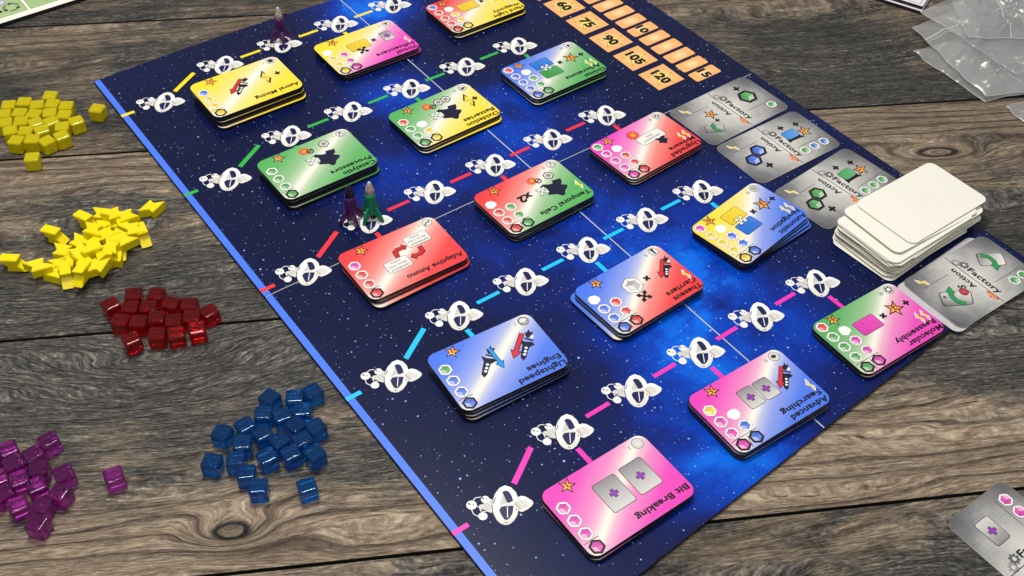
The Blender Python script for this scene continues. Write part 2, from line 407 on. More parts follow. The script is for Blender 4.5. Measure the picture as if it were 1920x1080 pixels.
# ------------------------------------------------------------------ rustic plank table
WA = math.atan2(-0.5402, 1.0)                 # run of the planks
GU = Vector((math.cos(WA), math.sin(WA), 0)); GV = Vector((-math.sin(WA), math.cos(WA), 0))
def wood(name, seed, knots, tan_bias, dark, grad):
    """weathered plank: x runs along the grain; knots are (x, y, half length, half width, strength)"""
    t = NT(name); o = t.obj(); x, y, z = t.sep(o)
    warp = t.noise(t.mapping(o, loc=(seed * 3.1, seed * 1.7, 0), scale=(1.0, 6.0, 1.0)), 3.0, 3, 0.5)
    warp2 = t.noise(t.mapping(o, loc=(seed, seed * 2.3, 0), scale=(1, 3.5, 1)), 16.0, 4, 0.6)
    g0 = t.math('MULTIPLY_ADD', t.math('SUBTRACT', warp, 0.5), 0.060, y)          # grain coordinate in metres across the plank
    g0 = t.math('MULTIPLY_ADD', t.math('SUBTRACT', warp2, 0.5), 0.0065, g0)
    core = None
    for (kx, ky, a, b, amp) in knots:
        dx = t.math('MULTIPLY', t.math('SUBTRACT', x, kx), 1 / a); dy = t.math('MULTIPLY', t.math('SUBTRACT', y, ky), 1 / b)
        r2 = t.math('ADD', t.math('MULTIPLY', dx, dx), t.math('MULTIPLY', dy, dy))
        g = t.math('EXPONENT', t.math('MULTIPLY', r2, -0.8))
        g0 = t.math('MULTIPLY_ADD', g, amp / 90.0, g0)
        rr = t.math('ADD', r2, t.math('MULTIPLY', t.math('SUBTRACT', warp2, 0.5), 0.5))
        c1 = t.ramp(rr, [(0.0, 0.15), (0.10, 0.3), (0.14, 1.0), (0.24, 0.8), (0.42, 0.0)])
        c1 = t.math('MULTIPLY', c1, 1.25 if b < 0.02 else 0.4)
        core = c1 if core is None else t.math('MAXIMUM', core, c1)
    cv = t.node('ShaderNodeCombineXYZ'); t.set(cv.inputs[0], x); t.set(cv.inputs[1], g0); cv.inputs[2].default_value = seed
    gv = cv.outputs[0]
    width = t.noise(t.mapping(gv, scale=(0.6, 9.0, 1)), 4.0, 2)
    fr = t.math('FRACT', t.math('MULTIPLY_ADD', width, 2.5, t.math('MULTIPLY', g0, 78.0)))
    ring = t.ramp(fr, [(0.0, 0.9), (0.07, 0.15), (0.5, 0.0), (0.78, 0.22), (0.93, 0.85), (1.0, 1.0)])
    wear = t.noise(t.mapping(gv, loc=(2, seed, 0), scale=(1, 6, 1)), 26.0, 4, 0.65)
    ring = t.math('MULTIPLY', ring, t.ramp(wear, [(0.34, 0.55), (0.52, 1.0)]))
    fib = t.noise(t.mapping(gv, scale=(1, 9, 1)), 105.0, 4, 0.68)
    fib2 = t.noise(t.mapping(gv, scale=(1, 4.2, 1), rot=(0, 0, 0.10)), 240.0, 4, 0.7)
    fib3 = t.noise(t.mapping(gv, loc=(4, 0, 0), scale=(1, 26, 1)), 26.0, 4, 0.6)
    patch = t.noise(t.mapping(o, loc=(seed * 0.7, seed * 1.1, 0), scale=(1, 2.2, 1)), 6.0, 5, 0.66)
    blot = t.noise(t.mapping(gv, loc=(seed * 2.2, 0, 0), scale=(1, 2.0, 1)), 20.0, 5, 0.7)
    tv = t.math('MULTIPLY_ADD', y, grad, t.math('ADD', patch, tan_bias))
    tv = t.math('MULTIPLY_ADD', t.math('SUBTRACT', blot, 0.5), 0.55, tv)
    tan = t.ramp(tv, [(0.42, 0.0), (0.60, 1.0)])
    mixf = t.math('ADD', t.math('MULTIPLY', fib, 0.62), t.math('MULTIPLY', fib3, 0.38))
    grey = t.ramp(mixf, [(0.37, lin((40, 41, 43))), (0.46, lin((76, 76, 75))), (0.54, lin((108, 106, 101))), (0.63, lin((160, 156, 147)))])
    tanc = t.ramp(mixf, [(0.34, lin((98, 85, 72))), (0.47, lin((152, 134, 115))), (0.58, lin((196, 179, 156))), (0.68, lin((224, 211, 188)))])
    c = t.mix(tan, grey, tanc)
    lines = t.math('MULTIPLY', ring, t.math('MULTIPLY_ADD', tan, 0.70, 0.12))
    c = t.mix(lines, c, lin((50, 42, 37)))
    fl = t.ramp(fib2, [(0.36, 0.45), (0.45, 0.84), (0.53, 1.02), (0.60, 1.25), (0.68, 1.65)])
    rough_saw = t.ramp(t.noise(t.mapping(gv, loc=(1, 5, 0), scale=(1, 2.4, 1), rot=(0, 0, -0.5)), 300.0, 2, 0.6), [(0.40, 0.62), (0.52, 1.0), (0.62, 1.4)])
    c = t.mix(t.math('SUBTRACT', 1.0, t.math('MULTIPLY', tan, 0.55)), c, t.mix(1.0, c, fl, 'MULTIPLY'))
    c = t.mix(t.math('MULTIPLY', t.math('SUBTRACT', 1.0, tan), 0.7), c, t.mix(1.0, c, rough_saw, 'MULTIPLY'))
    crack = t.ramp(t.noise(t.mapping(gv, loc=(7, 3, 0), scale=(1, 30, 1)), 22.0, 3, 0.6), [(0.30, 1.0), (0.36, 0.0)])
    c = t.mix(t.math('MULTIPLY', crack, 0.75), c, lin((30, 28, 27)))
    if core is not None: c = t.mix(t.math('MULTIPLY', core, 0.9, clamp=True), c, lin((44, 41, 40)))
    if dark != 1.0: c = t.mix(1.0, c, (dark, dark * 0.98, dark * 0.96), 'MULTIPLY')
    h = t.math('ADD', t.math('MULTIPLY', fl, 0.5), t.math('MULTIPLY', ring, -0.6)); h = t.math('ADD', h, t.math('MULTIPLY_ADD', mixf, 1.6, t.math('MULTIPLY', crack, -0.8)))
    t.set(t.p.inputs['Normal'], t.bump(h, 0.0012, 0.9))
    return t.fin(c, t.math('MULTIPLY_ADD', fib, 0.2, 0.48), 0.3)
def gcoord(x, y):
    p = px(x, y, 0); return p.dot(GU), p.dot(GV)
edges = [-0.842, -0.6575, -0.4722, -0.2877, -0.1032, 0.0772, 0.2617, 0.446, 0.63]
def plank_knots(i, lst):
    vc = 0.5 * (edges[i] + edges[i + 1]); out = []
    for (qx, qy, a, b, amp) in lst:
        u, v = gcoord(qx, qy); out.append((u, v - vc, a, b, amp))
    return out
KN = {2: [(435, 995, 0.020, 0.011, 2.6), (310, 690, 0.075, 0.042, 3.0)],
      3: [(1760, 285, 0.030, 0.010, 1.6), (1900, 420, 0.08, 0.03, 2.0), (60, 480, 0.09, 0.04, 1.6)],
      4: [(1500, 60, 0.09, 0.04, 2.4), (40, 130, 0.10, 0.05, 1.4)],
      1: [(1260, 1120, 0.08, 0.04, 2.0)]}
TANB = {0: -0.05, 1: -0.13, 2: -0.11, 3: -0.02, 4: -0.04, 5: -0.08, 6: 0.0, 7: 0.0}
DARK = {0: 0.72, 1: 0.72, 2: 0.86, 3: 0.72, 4: 0.62, 5: 0.55, 6: 0.8, 7: 0.8}
GRAD = {0: 0, 1: 0.8, 2: -5.0, 3: 2.6, 4: 0.6, 5: 0, 6: 0, 7: 0}
table = empty('table', (0, 0, 0))
tag(table, 'rustic grey and tan plank table top lying under the game board', 'table')
def beveled_box(lx, ly, lz, bev, mats, seg=2):
    bm = bmesh.new(); bmesh.ops.create_cube(bm, size=1.0)
    bmesh.ops.scale(bm, vec=(lx, ly, lz), verts=bm.verts)
    if bev: bmesh.ops.bevel(bm, geom=list(bm.edges), offset=bev, segments=seg, profile=0.5, affect='EDGES')
    return bm_mesh(bm, mats)
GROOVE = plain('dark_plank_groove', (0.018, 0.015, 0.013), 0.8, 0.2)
for i in range(len(edges) - 1):
    wd = edges[i + 1] - edges[i] - 0.0020; vc = 0.5 * (edges[i] + edges[i + 1])
    me = beveled_box(3.2, wd, 0.03, 0.0006, [wood('weathered_wood', i + 1.37, plank_knots(i, KN.get(i, [])), TANB[i], DARK[i], GRAD[i])])
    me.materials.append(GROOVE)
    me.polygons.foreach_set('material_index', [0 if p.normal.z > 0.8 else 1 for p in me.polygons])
    link('plank', me, table, GV * vc + Vector((0, 0, -0.015)), WA)
sub = beveled_box(3.2, edges[-1] - edges[0] - 0.02, 0.02, 0, [plain('dark_underside', (0.01, 0.009, 0.008), 0.9, 0.1)])
link('underframe', sub, table, GV * (0.5 * (edges[0] + edges[-1])) + Vector((0, 0, -0.0302)), WA)

# ------------------------------------------------------------------ game board
BX0, BX1, SX, SY = -0.0962, 0.3595, 0.1307, -0.2543
def space_material():
    t = NT('printed_deep_space'); o = t.obj()
    n = t.noise(o, 11.0, 6, 0.62, 0.4); n2 = t.noise(t.mapping(o, loc=(3, 1, 0)), 34.0, 5, 0.65)
    tot = None
    for (bx, by, s_, a) in [(0.142, 0.010, 0.042, 0.9), (0.094, -0.114, 0.030, 0.75), (0.156, -0.186, 0.040, 0.62), (0.053, -0.310, 0.045, 0.22), (0.128, -0.342, 0.040, 0.85), (0.165, -0.400, 0.036, 0.95),
                            (0.115, -0.425, 0.045, 0.62), (0.085, -0.47, 0.050, 0.42), (0.055, -0.525, 0.045, 0.50), (0.05, -0.20, 0.05, 0.35), (0.13, -0.26, 0.06, 0.25), (0.22, -0.36, 0.05, 0.22), (0.10, -0.535, 0.05, 0.38), (0.17, -0.47, 0.05, 0.45)]:
        d = t.node('ShaderNodeVectorMath', operation='DISTANCE'); t.set(d.inputs[0], o); d.inputs[1].default_value = (bx, by, 0)
        q = t.math('MULTIPLY', d.outputs['Value'], 1 / s_); g = t.math('MULTIPLY', t.math('EXPONENT', t.math('MULTIPLY', t.math('MULTIPLY', q, q), -1.0)), a)
        tot = g if tot is None else t.math('ADD', tot, g)
    neb = t.math('MULTIPLY', tot, t.math('ADD', t.ramp(n, [(0.30, 0.30), (0.62, 1.2)]), t.math('MULTIPLY', t.math('SUBTRACT', n2, 0.5), 1.5)))
    neb = t.math('ADD', neb, t.math('MULTIPLY', t.math('SUBTRACT', n, 0.5), 0.22))
    c = t.ramp(neb, [(0.0, lin((7, 17, 58))), (0.15, lin((8, 28, 96))), (0.40, lin((2, 44, 146))), (0.72, lin((0, 66, 184))), (1.0, lin((0, 104, 226)))])
    for sc, th, br, seed in ((150.0, 0.115, 0.85, 0.0), (290.0, 0.14, 0.6, 5.0), (70.0, 0.065, 1.3, 9.0)):
        v = t.node('ShaderNodeTexVoronoi', feature='F1', voronoi_dimensions='2D'); t.set(v.inputs['Vector'], t.mapping(o, loc=(seed, seed, 0))); v.inputs['Scale'].default_value = sc
        rr, gg, bb = [q for q in t.node('ShaderNodeSeparateColor').outputs[:3]] if False else (None, None, None)
        sp = t.node('ShaderNodeSeparateColor'); t.set(sp.inputs[0], v.outputs['Color'])
        rad = t.math('MULTIPLY', t.math('POWER', sp.outputs[0], 2.6), th)
        on = t.math('GREATER_THAN', sp.outputs[1], 0.58)
        m_ = t.math('MULTIPLY', t.math('SUBTRACT', 1.0, t.math('DIVIDE', v.outputs['Distance'], t.math('ADD', rad, 0.002)), clamp=True), on)
        m_ = t.math('MULTIPLY', t.math('MULTIPLY', m_, 2.2, clamp=True), t.math('MULTIPLY_ADD', sp.outputs[2], 0.6, 0.35 * br), clamp=True)
        c = t.mix(m_, c, lin((170, 204, 250)))
    return t.fin(c, 0.26, 0.32)
SPACE = space_material()
BOARDEDGE = plain('black_board_edge', (0.012, 0.012, 0.016), 0.5, 0.4)
BORDER = plain('printed_blue_border', lin((72, 120, 240)), 0.36, 0.4)
SEAM = plain('worn_fold_paper', lin((190, 194, 200)), 0.8, 0.2)
board = empty('game_board', (0, 0, 0))
tag(board, 'large open folding game board printed with blue starry space', 'game board')
def lerp(a, b, t): return a + (b - a) * t
def ybot(x): return -0.5592 + (x + 0.0962) * 0.0592
def xright(y): return 0.3602 + (-(y + 0.05)) * 0.0045
def panel(x0, x1, y0f, y1f, name='board_panel'):
    """x1 may be a function of y (outer edge); y0f, y1f functions of x"""
    N = 8; top = []
    xs = [x0 + (1) * 0 for _ in range(1)]
    def X1(y): return x1(y) if callable(x1) else x1
    P = []
    for i in range(N + 1):
        t_ = i / N; xx = lerp(x0, X1(y1f(x0)), t_); P.append((xx, y1f(xx)))
    for i in range(1, N + 1):
        t_ = i / N; yy = lerp(y1f(X1(0)), y0f(X1(0)), t_); P.append((X1(yy), yy))
    for i in range(1, N + 1):
        t_ = i / N; xx = lerp(X1(y0f(0.2)), x0, t_); P.append((xx, y0f(xx)))
    for i in range(1, N): P.append((x0, lerp(y0f(x0), y1f(x0), i / N)))
    n = len(P); b = 0.00025; cx, cy = sum(p[0] for p in P) / n, sum(p[1] for p in P) / n
    ins = [(p[0] + (b if p[0] < cx else -b) * (abs(p[0] - cx) > abs(x0 - cx) * 0.95), p[1] + (b if p[1] < cy else -b) * 0.9) for p in P]
    V = [(p[0], p[1], 0.0003) for p in P] + [(p[0], p[1], TB - b) for p in P] + [(p[0], p[1], TB) for p in ins]
    F = []; mi = []
    for k in range(2):
        for i in range(n):
            j = (i + 1) % n; F.append((k * n + i, k * n + j, (k + 1) * n + j, (k + 1) * n + i)); mi.append(0)
    F.append(tuple(range(2 * n, 3 * n))); mi.append(1)
    F.append(tuple(reversed(range(n)))); mi.append(0)
    return link(name, mesh_from(V, F, [BOARDEDGE, SPACE], mi), board)
def ytop(x): return 0.0374 + 0.003 * math.sin(PI * max(0, min(1, (x - BX0) / (SX - BX0))))
G = 0.00028
panel(BX0, SX - G, lambda x: SY + G, ytop); panel(SX + G, xright, lambda x: SY + G, lambda x: 0.0366)
panel(BX0, SX - G, ybot, lambda x: SY - G); panel(SX + G, xright, ybot, lambda x: SY - G)
def flat(name, pts, mat, z, parent): return link(name, mesh_from([(p[0], p[1], z) for p in pts], [tuple(range(len(pts)))], [mat]), parent)
flat('fold_tape', [(SX - 0.004, ybot(SX) + 0.0004), (SX + 0.004, ybot(SX) + 0.0008), (SX + 0.004, 0.036), (SX - 0.004, 0.036)], SEAM, TB - 0.00012, board)
flat('fold_tape', [(BX0 + 0.001, SY - 0.004), (0.3585, SY - 0.004), (0.3585, SY + 0.004), (BX0 + 0.001, SY + 0.004)], SEAM, TB - 0.00030, board)
for a, b in ((ytop(BX0) - 0.0006, SY + G + 0.0002), (SY - G - 0.0002, ybot(BX0) + 0.0006)):
    flat('border_strip', [(BX0 + 0.0003, b), (BX0 + 0.0050, b), (BX0 + 0.0050, a), (BX0 + 0.0003, a)], BORDER, TB + 2.0 * DZ, board)

ROWY = [0.0, -0.1133, -0.2302, -0.3419, -0.4574]
ROWC = [lin((255, 225, 20)), lin((50, 178, 72)), lin((240, 48, 62)), lin((20, 196, 250)), lin((246, 52, 184))]
def station_print(k):
    W_ = lin((226, 226, 221)); G1 = lin((168, 166, 158)); N_ = lin((16, 26, 80)); Dk = lin((52, 52, 60)); E_ = lin((250, 250, 250))
    ring_out = [(8.0, 10.9), (10.0, 7.8), (10.3, 3.5), (8.8, -1.2), (5.8, -5.5), (2.0, -9.2), (-1.9, -11.2), (-5.3, -11.5), (-7.4, -10.6), (-9.0, -8.5), (-9.5, -5.4), (-8.6, -0.9), (-6.6, 3.2), (-3.6, 6.8), (-0.0, 9.5), (4.4, 11.3)]
    nose = [(5.6, -0.5), (8.9, 0.2), (11.4, -0.3), (13.1, -2.2), (14.0, -4.8), (14.6, -6.9), (14.1, -8.2), (12.1, -9.2), (9.3, -9.6), (6.0, -9.4), (4.6, -8.5), (4.1, -6.7), (3.6, -3.2)]
    openA = [(3.9, 8.1), (6.0, 8.0), (7.3, 6.2), (6.9, 3.0), (5.7, -0.2), (2.9, -0.1), (2.0, 1.0)]
    openB = [(-2.1, 0.5), (3.9, -3.0), (0.4, -6.8), (-2.7, -8.3), (-4.7, -8.5), (-5.8, -7.2), (-5.4, -3.7), (-4.6, -0.7)]
    body = [(-12.0, 8.6), (-8.7, 7.8), (-5.1, 9.3), (-3.5, 7.5), (-8.9, 0.1), (-10.8, 2.7), (-10.9, 4.0), (-13.0, 6.2)]
    k.path([(-13.0, 13.1), (-10.6, 13.8), (-8.0, 12.4)], 0.5, E_).path([(-17.1, 8.6), (-17.9, 5.6), (-16.6, 2.8)], 0.5, E_).path([(-13.6, 8.9), (-12.6, 7.6), (-13.4, 4.4)], 0.5, E_).path([(-13, 4), (-10.5, 3)], 0.5, E_)
    k.poly(body, lin((214, 212, 206))).up()
    for q in (-11.6, -9.8, -8.0): k.line((q, 7.6 + (q + 10) * 0.5), (q + 1.0, 3.4 + (q + 10) * 0.2), 0.35, G1)
    for (x, y), r in (((-15.4, 11.1), 3.0), ((-6.9, 9.7), 2.4), ((-14.4, 1.4), 2.6)):
        k.l = 1; k.disc(x, y, r, E_, n=18, col2=lin((226, 224, 218))); k.l = 2
        if (x, y) != (-14.4, 1.4): k.poly([(x - 0.3, y + 0.2), (x - 1.6, y + 1.9), (x - 0.2, y + 2.2)], Dk).disc(x + 0.9, y - 0.4, 0.4, Dk, n=8)
    k.l = 1; k.poly(ring_out, lin((252, 252, 250)), col2=lin((222, 221, 215)), axis=(-0.02, -0.05, 0.35)).up(2)
    inner = [(x * 0.80, y * 0.80) for x, y in ring_out]
    k.up(); k.poly(openA, N_).poly(openB, N_).up().line((0.6, -1.6), (-3.6, -7.4), 0.5, E_)
    k.poly([(-3.0, 2.0), (2.2, 0.5), (4.8, -1.2), (4.3, -2.2), (0.2, -0.5), (-3.4, 0.6)], W_).poly([(-2.6, 1.6), (0.8, 4.6), (3.6, 6.6), (2.2, 1.4), (1.2, 0.8)], lin((206, 203, 196)))
    k.l = 3
    for i in range(16):
        p, q = ring_out[i], inner[i]
        if i % 2 == 0: k.line((p[0] * 0.95, p[1] * 0.95), (q[0] * 1.06, q[1] * 1.06), 0.25, lin((205, 203, 196)))
    k.line((-4.6, 5.0), (-1.5, 7.2), 0.55, Dk).line((-6.6, -9.0), (-5.4, -9.9), 0.5, Dk).line((3.4, -6.3), (4.4, -5.2), 0.7, Dk).line((-7.6, 1.4), (-6.0, 4.4), 0.5, Dk)
    k.l = 4; k.poly(nose, lin((250, 250, 248)), col2=lin((226, 224, 218)), axis=(-0.03, -0.08, 0.3)).up()
    k.poly([(6.6, -1.6), (9.2, -1.5), (11.6, -3.6), (12.6, -6.6), (9.6, -8.2), (6.4, -7.2)], lin((212, 210, 206)), col2=lin((236, 234, 230)), axis=(0.10, 0.05, -0.4)).up()
    for p_, q_ in (((6.6, -1.6), (6.4, -7.2)), ((9.2, -1.5), (9.6, -8.2)), ((12.6, -6.6), (14.2, -7.4))): k.line(p_, q_, 0.25, lin((196, 193, 186)))
    k.poly([(4.6, -2.6), (6.2, -1.4), (6.2, -7.4), (4.9, -7.4)], lin((190, 186, 180)))
STATION = icon('space_station', station_print)
ZB = TB + 3 * DZ
def dash(pts, c):
    k = Ink(); k.poly([(p[0] * 1000, p[1] * 1000) for p in pts], c); return put_ink(board, 'track_dash', k, ZB)
for r, (yr, cc) in enumerate(zip(ROWY, ROWC)):
    for k in range(-1, 5):
        if r == 0 and k == 4: pass
        x, y = (k * 0.0549, yr) if k >= 0 else (-0.0613, yr - 0.0200)
        link('space_station', STATION, board, (x, y, ZB))
    for k in range(4): dash([(k * 0.0549 + a, yr + b) for a, b in ((0.0166, 0.0010), (0.0350, 0.0010), (0.0350, 0.0039), (0.0166, 0.0039))], cc)
    dash([(-0.0240, yr + 0.0020), (-0.0476, yr - 0.0128), (-0.0492, yr - 0.0096), (-0.0256, yr + 0.0052)][::1], cc)
    for k in (0, 2, 4): dash([(k * 0.0549 - 0.0043, yr - 0.026), (k * 0.0549 - 0.0010, yr - 0.026), (k * 0.0549 - 0.0010, yr - 0.0130), (k * 0.0549 - 0.0043, yr - 0.0130)], cc)
    dash([(BX0 + 0.0001, yr - 0.0197), (-0.0854, yr - 0.0197), (-0.0854, yr - 0.0166), (BX0 + 0.0001, yr - 0.0166)], cc)
ORA, ORB = lin((250, 184, 116)), lin((255, 228, 178))
for i, num in enumerate(('120', '105', '90', '75', '60', '45')):
    y = -0.2156 + 0.0325 * i + (0 if i < 1 else 0.0003)
    k = Ink(); k.poly(rrect(0, 0, 28.6, 26.8, 0.3), lin((120, 50, 20))).up()
    b = len(k.v); k.poly([(-14, -13.1), (14, -13.1), (14, 13.1), (-14, 13.1)], ORA).up(); k.disc(0, 0, 11.5, ORA, n=28, col2=ORB)
    o = link('score_square', k.mesh('score_square'), board, (0.2919, y, ZB))
    k = Ink(); k.poly(rotp(starpts(0, 0, 12.2, 4.7), -PI / 2), lin((110, 90, 20))).up().poly(rotp(starpts(0, 0, 11.0, 4.1), -PI / 2), lin((254, 228, 110)))
    link('star_print', k.mesh('star'), o, (0, 0, 3 * DZ))
    k = Ink(); k.text(num, 0, 0, 12.0, C['black'], align='CENTER', bold=0.055, width=18.5 if len(num) == 3 else 14.5, rot=-PI / 2)
    link('number', k.mesh('number'), o, (0, 0, 6 * DZ))
for i in range(17):
    y = -0.2319 + 0.01582 * i
    k = Ink(); k.poly(rrect(0, 0, 28.2, 12.8, 2.0), lin((150, 60, 24))).up().poly(rrect(0, 0, 27.6, 12.2, 1.8), ORA).up().disc(0, 0, 9.0, ORA, ry=5.6, n=24, col2=ORB)
    o = link('track_space', k.mesh('track_space'), board, (0.3261, y, ZB))
    if i in (0, 5, 10):
        k = Ink(); k.text(str(15 - i), 0, 0, 11.0, C['black'], align='CENTER', bold=0.055, width=11.5, rot=-PI / 2)
        link('number', k.mesh('number'), o, (0.0, 0, 4 * DZ))

# ------------------------------------------------------------------ technology tiles
TW, TH, TR = 77.0, 51.3, 6.5
def slab(w_, h_, r, t_, mats, bev=0.00025, n=7):
    """rounded flat piece in mm; material 0 edge, 1 face (object origin in the middle of its underside)"""
    O = rrect(0, 0, w_, h_, r, n); I = rrect(0, 0, w_ - 2 * bev * 1000, h_ - 2 * bev * 1000, r - bev * 1000, n); N = len(O)
    V = []
    for P, z in ((I, 0.0), (O, bev), (O, t_ - bev), (I, t_)): V += [(p[0] / 1000, p[1] / 1000, z) for p in P]
    F = [tuple(reversed(range(N)))]; mi = [1]
    for k in range(3):
        for i in range(N):
            j = (i + 1) % N; F.append((k * N + i, k * N + j, (k + 1) * N + j, (k + 1) * N + i)); mi.append(0)
    F.append(tuple(range(3 * N, 4 * N))); mi.append(1)
    return mesh_from(V, F, mats, mi)
TRIM = plain('tile_rim_highlight', (0.40, 0.38, 0.38), 0.4, 0.5)  # pale ring left round the printed face: painted highlight along the tile edge
ORD = ['top', 'second', 'third', 'fourth', 'fifth', 'sixth', 'seventh', 'eighth', 'ninth', 'tenth']
CN = {'y': 'yellow', 'g': 'green', 'r': 'red', 'b': 'blue', 'p': 'pink'}
#  title, lines, x, y, rot, height mm, count, colours(A,B), level, level icon, star, bolts, left column, second column
TILES = [
 ('Astral Mining', -0.0038, -0.0517, 0.0, 11.5, 5, 'yy', 1, 0, '1', 0, 'bwyyY'[0:0] + '.' 'byyY', ''),
 ('Virtual|Influencers', 0.1070, -0.0506, 0.0, 6.3, 3, 'yp', 2, 1, '6', 1, '.cyyY', '..ppP'),
 ('Hard Light|Weaponry', 0.2181, -0.0512, 0.0, 6.3, 3, 'ry', 3, 2, '6', 2, 'brrrR', '.cyyY'),
 ('Oxidation|Batteries', 0.1088, -0.1645, 1.4, 6.8, 3, 'gy', 2, 2, '4', 1, '.rggG', '..cyY'),
 ('Orbital|Arboretums', 0.2174, -0.1648, 0.7, 6.8, 3, 'bg', 3, 3, '6', 2, 'rbbbB', '.cggG'),
 ('Catalytic|Processors', -0.0039, -0.1640, 0.3, 9.9, 4, 'gg', 1, 4, '1', 0, '.gggG', ''),
 ('Temporal Cells', 0.1081, -0.2817, 1.1, 7.9, 4, 'rg', 2, 5, '4', 1, '.crrR', '..ggG'),
 ('Upgraded|Malware', 0.2165, -0.2812, 3.1, 5.8, 3, 'pr', 3, 6, '7', 2, 'gpppP', '.crrR'),
 ('Adaptive Ammo', -0.0040, -0.2809, -1.6, 7.3, 3, 'rr', 1, 7, '1', 0, '.prrR', ''),
 ('Automatic|Navigation', 0.2184, -0.3916, 8.3, 7.9, 4, 'yb', 3, 8, '6', 2, 'pyyyY', '.cbbB'),
 ('Lightspeed|Engines', -0.0063, -0.3943, -4.5, 9.4, 4, 'bb', 1, 9, '1', 0, '.gbbB', ''),
 ('Theseus|Carriers', 0.1102, -0.3958, 2.0, 7.3, 3, 'br', 2, 10, '4', 1, '.cbbB', '..rrR'),
 ('Molecular|Reassembly', 0.2182, -0.5113, -2.1, 5.2, 2, 'gp', 3, 11, '6', 2, 'rgggG', '.cppP'),
 ('Advanced|Searching', 0.1086, -0.5098, -1.8, 7.3, 4, 'pb', 2, 12, '5', 1, '.yppP', '..cbB'),
 ('Bit Breaking', -0.0060, -0.5111, -0.3, 5.8, 3, 'pp', 1, 13, '1', 0, '.pppP', ''),
]
LOWER = {  # offsets (mm, degrees) of the lower tiles of the untidy stacks, from the second tile down
 'Automatic|Navigation': [(0.3, -0.5, -1.2), (1.2, -1.0, -3.4), (2.2, -1.4, -5.6)],
 'Theseus|Carriers': [(-0.4, -0.3, 0.3), (-3.2, 0.8, 0.0)],
 'Virtual|Influencers': [(0.6, -0.3, 0.0), (1.6, -0.6, -0.3)],
 'Adaptive Ammo': [(0.8, -0.4, 0.5), (0.2, -3.0, 1.6)],
 'Astral Mining': [(0.3, 0.2, 0.2), (0.4, -0.6, 0.3), (0.8, -0.6, 0.2), (0.8, -2.6, 0.0)],
 'Oxidation|Batteries': [(0.2, -0.4, 0.4), (0.2, -2.2, -0.8)],
 'Orbital|Arboretums': [(-0.2, -0.3, -0.2), (-0.6, -1.4, -0.5)],
 'Catalytic|Processors': [(0.2, -0.2, 0.2), (0.3, 0.2, -0.2), (0.8, -1.3, -0.2)],
 'Hard Light|Weaponry': [(0.1, -0.2, 0.2), (0.2, -1.5, 0.0)],
 'Upgraded|Malware': [(-0.3, -0.6, 0.2), (-0.3, -1.2, 0.3)],
 'Temporal Cells': [(-0.3, -0.2, 0.2), (0.3, -0.4, 0.8), (0.2, -0.8, 0.4)],
 'Lightspeed|Engines': [(0.4, -0.3, 0.3), (0.3, -0.9, 1.0), (0.3, -1.6, 1.6)],
}
TITLEW = {'Lightspeed': 34, 'Engines': 24.5, 'Advanced': 30, 'Searching': 32.5, 'Molecular': 31, 'Reassembly': 37, 'Bit Breaking': 38.5, 'Astral Mining': 38, 'Adaptive Ammo': 44, 'Temporal Cells': 45,
          'Upgraded': 30, 'Malware': 26, 'Automatic': 30, 'Navigation': 32, 'Theseus': 25, 'Carriers': 26, 'Catalytic': 27, 'Processors': 34, 'Oxidation': 30, 'Batteries': 29, 'Orbital': 21, 'Arboretums': 36, 'Virtual': 20, 'Influencers': 36, 'Hard Light': 32, 'Weaponry': 28}
FACES = {}
def cost_column(root, colm, x, z):
    for i, ch in enumerate(colm):
        y = -20 + 10 * i
        if ch == '.': continue
        if ch == 'c': put(root, 'blank_bubble', ('cloud', i % 3), d_cloud(i), x, y, z); continue
        boxed = ch.isupper(); col = C[CN[ch.lower()]]
        put(root, 'prize_icon' if boxed else 'cost_icon', ('hex', ch), d_hex(col, boxed), x, y, z)
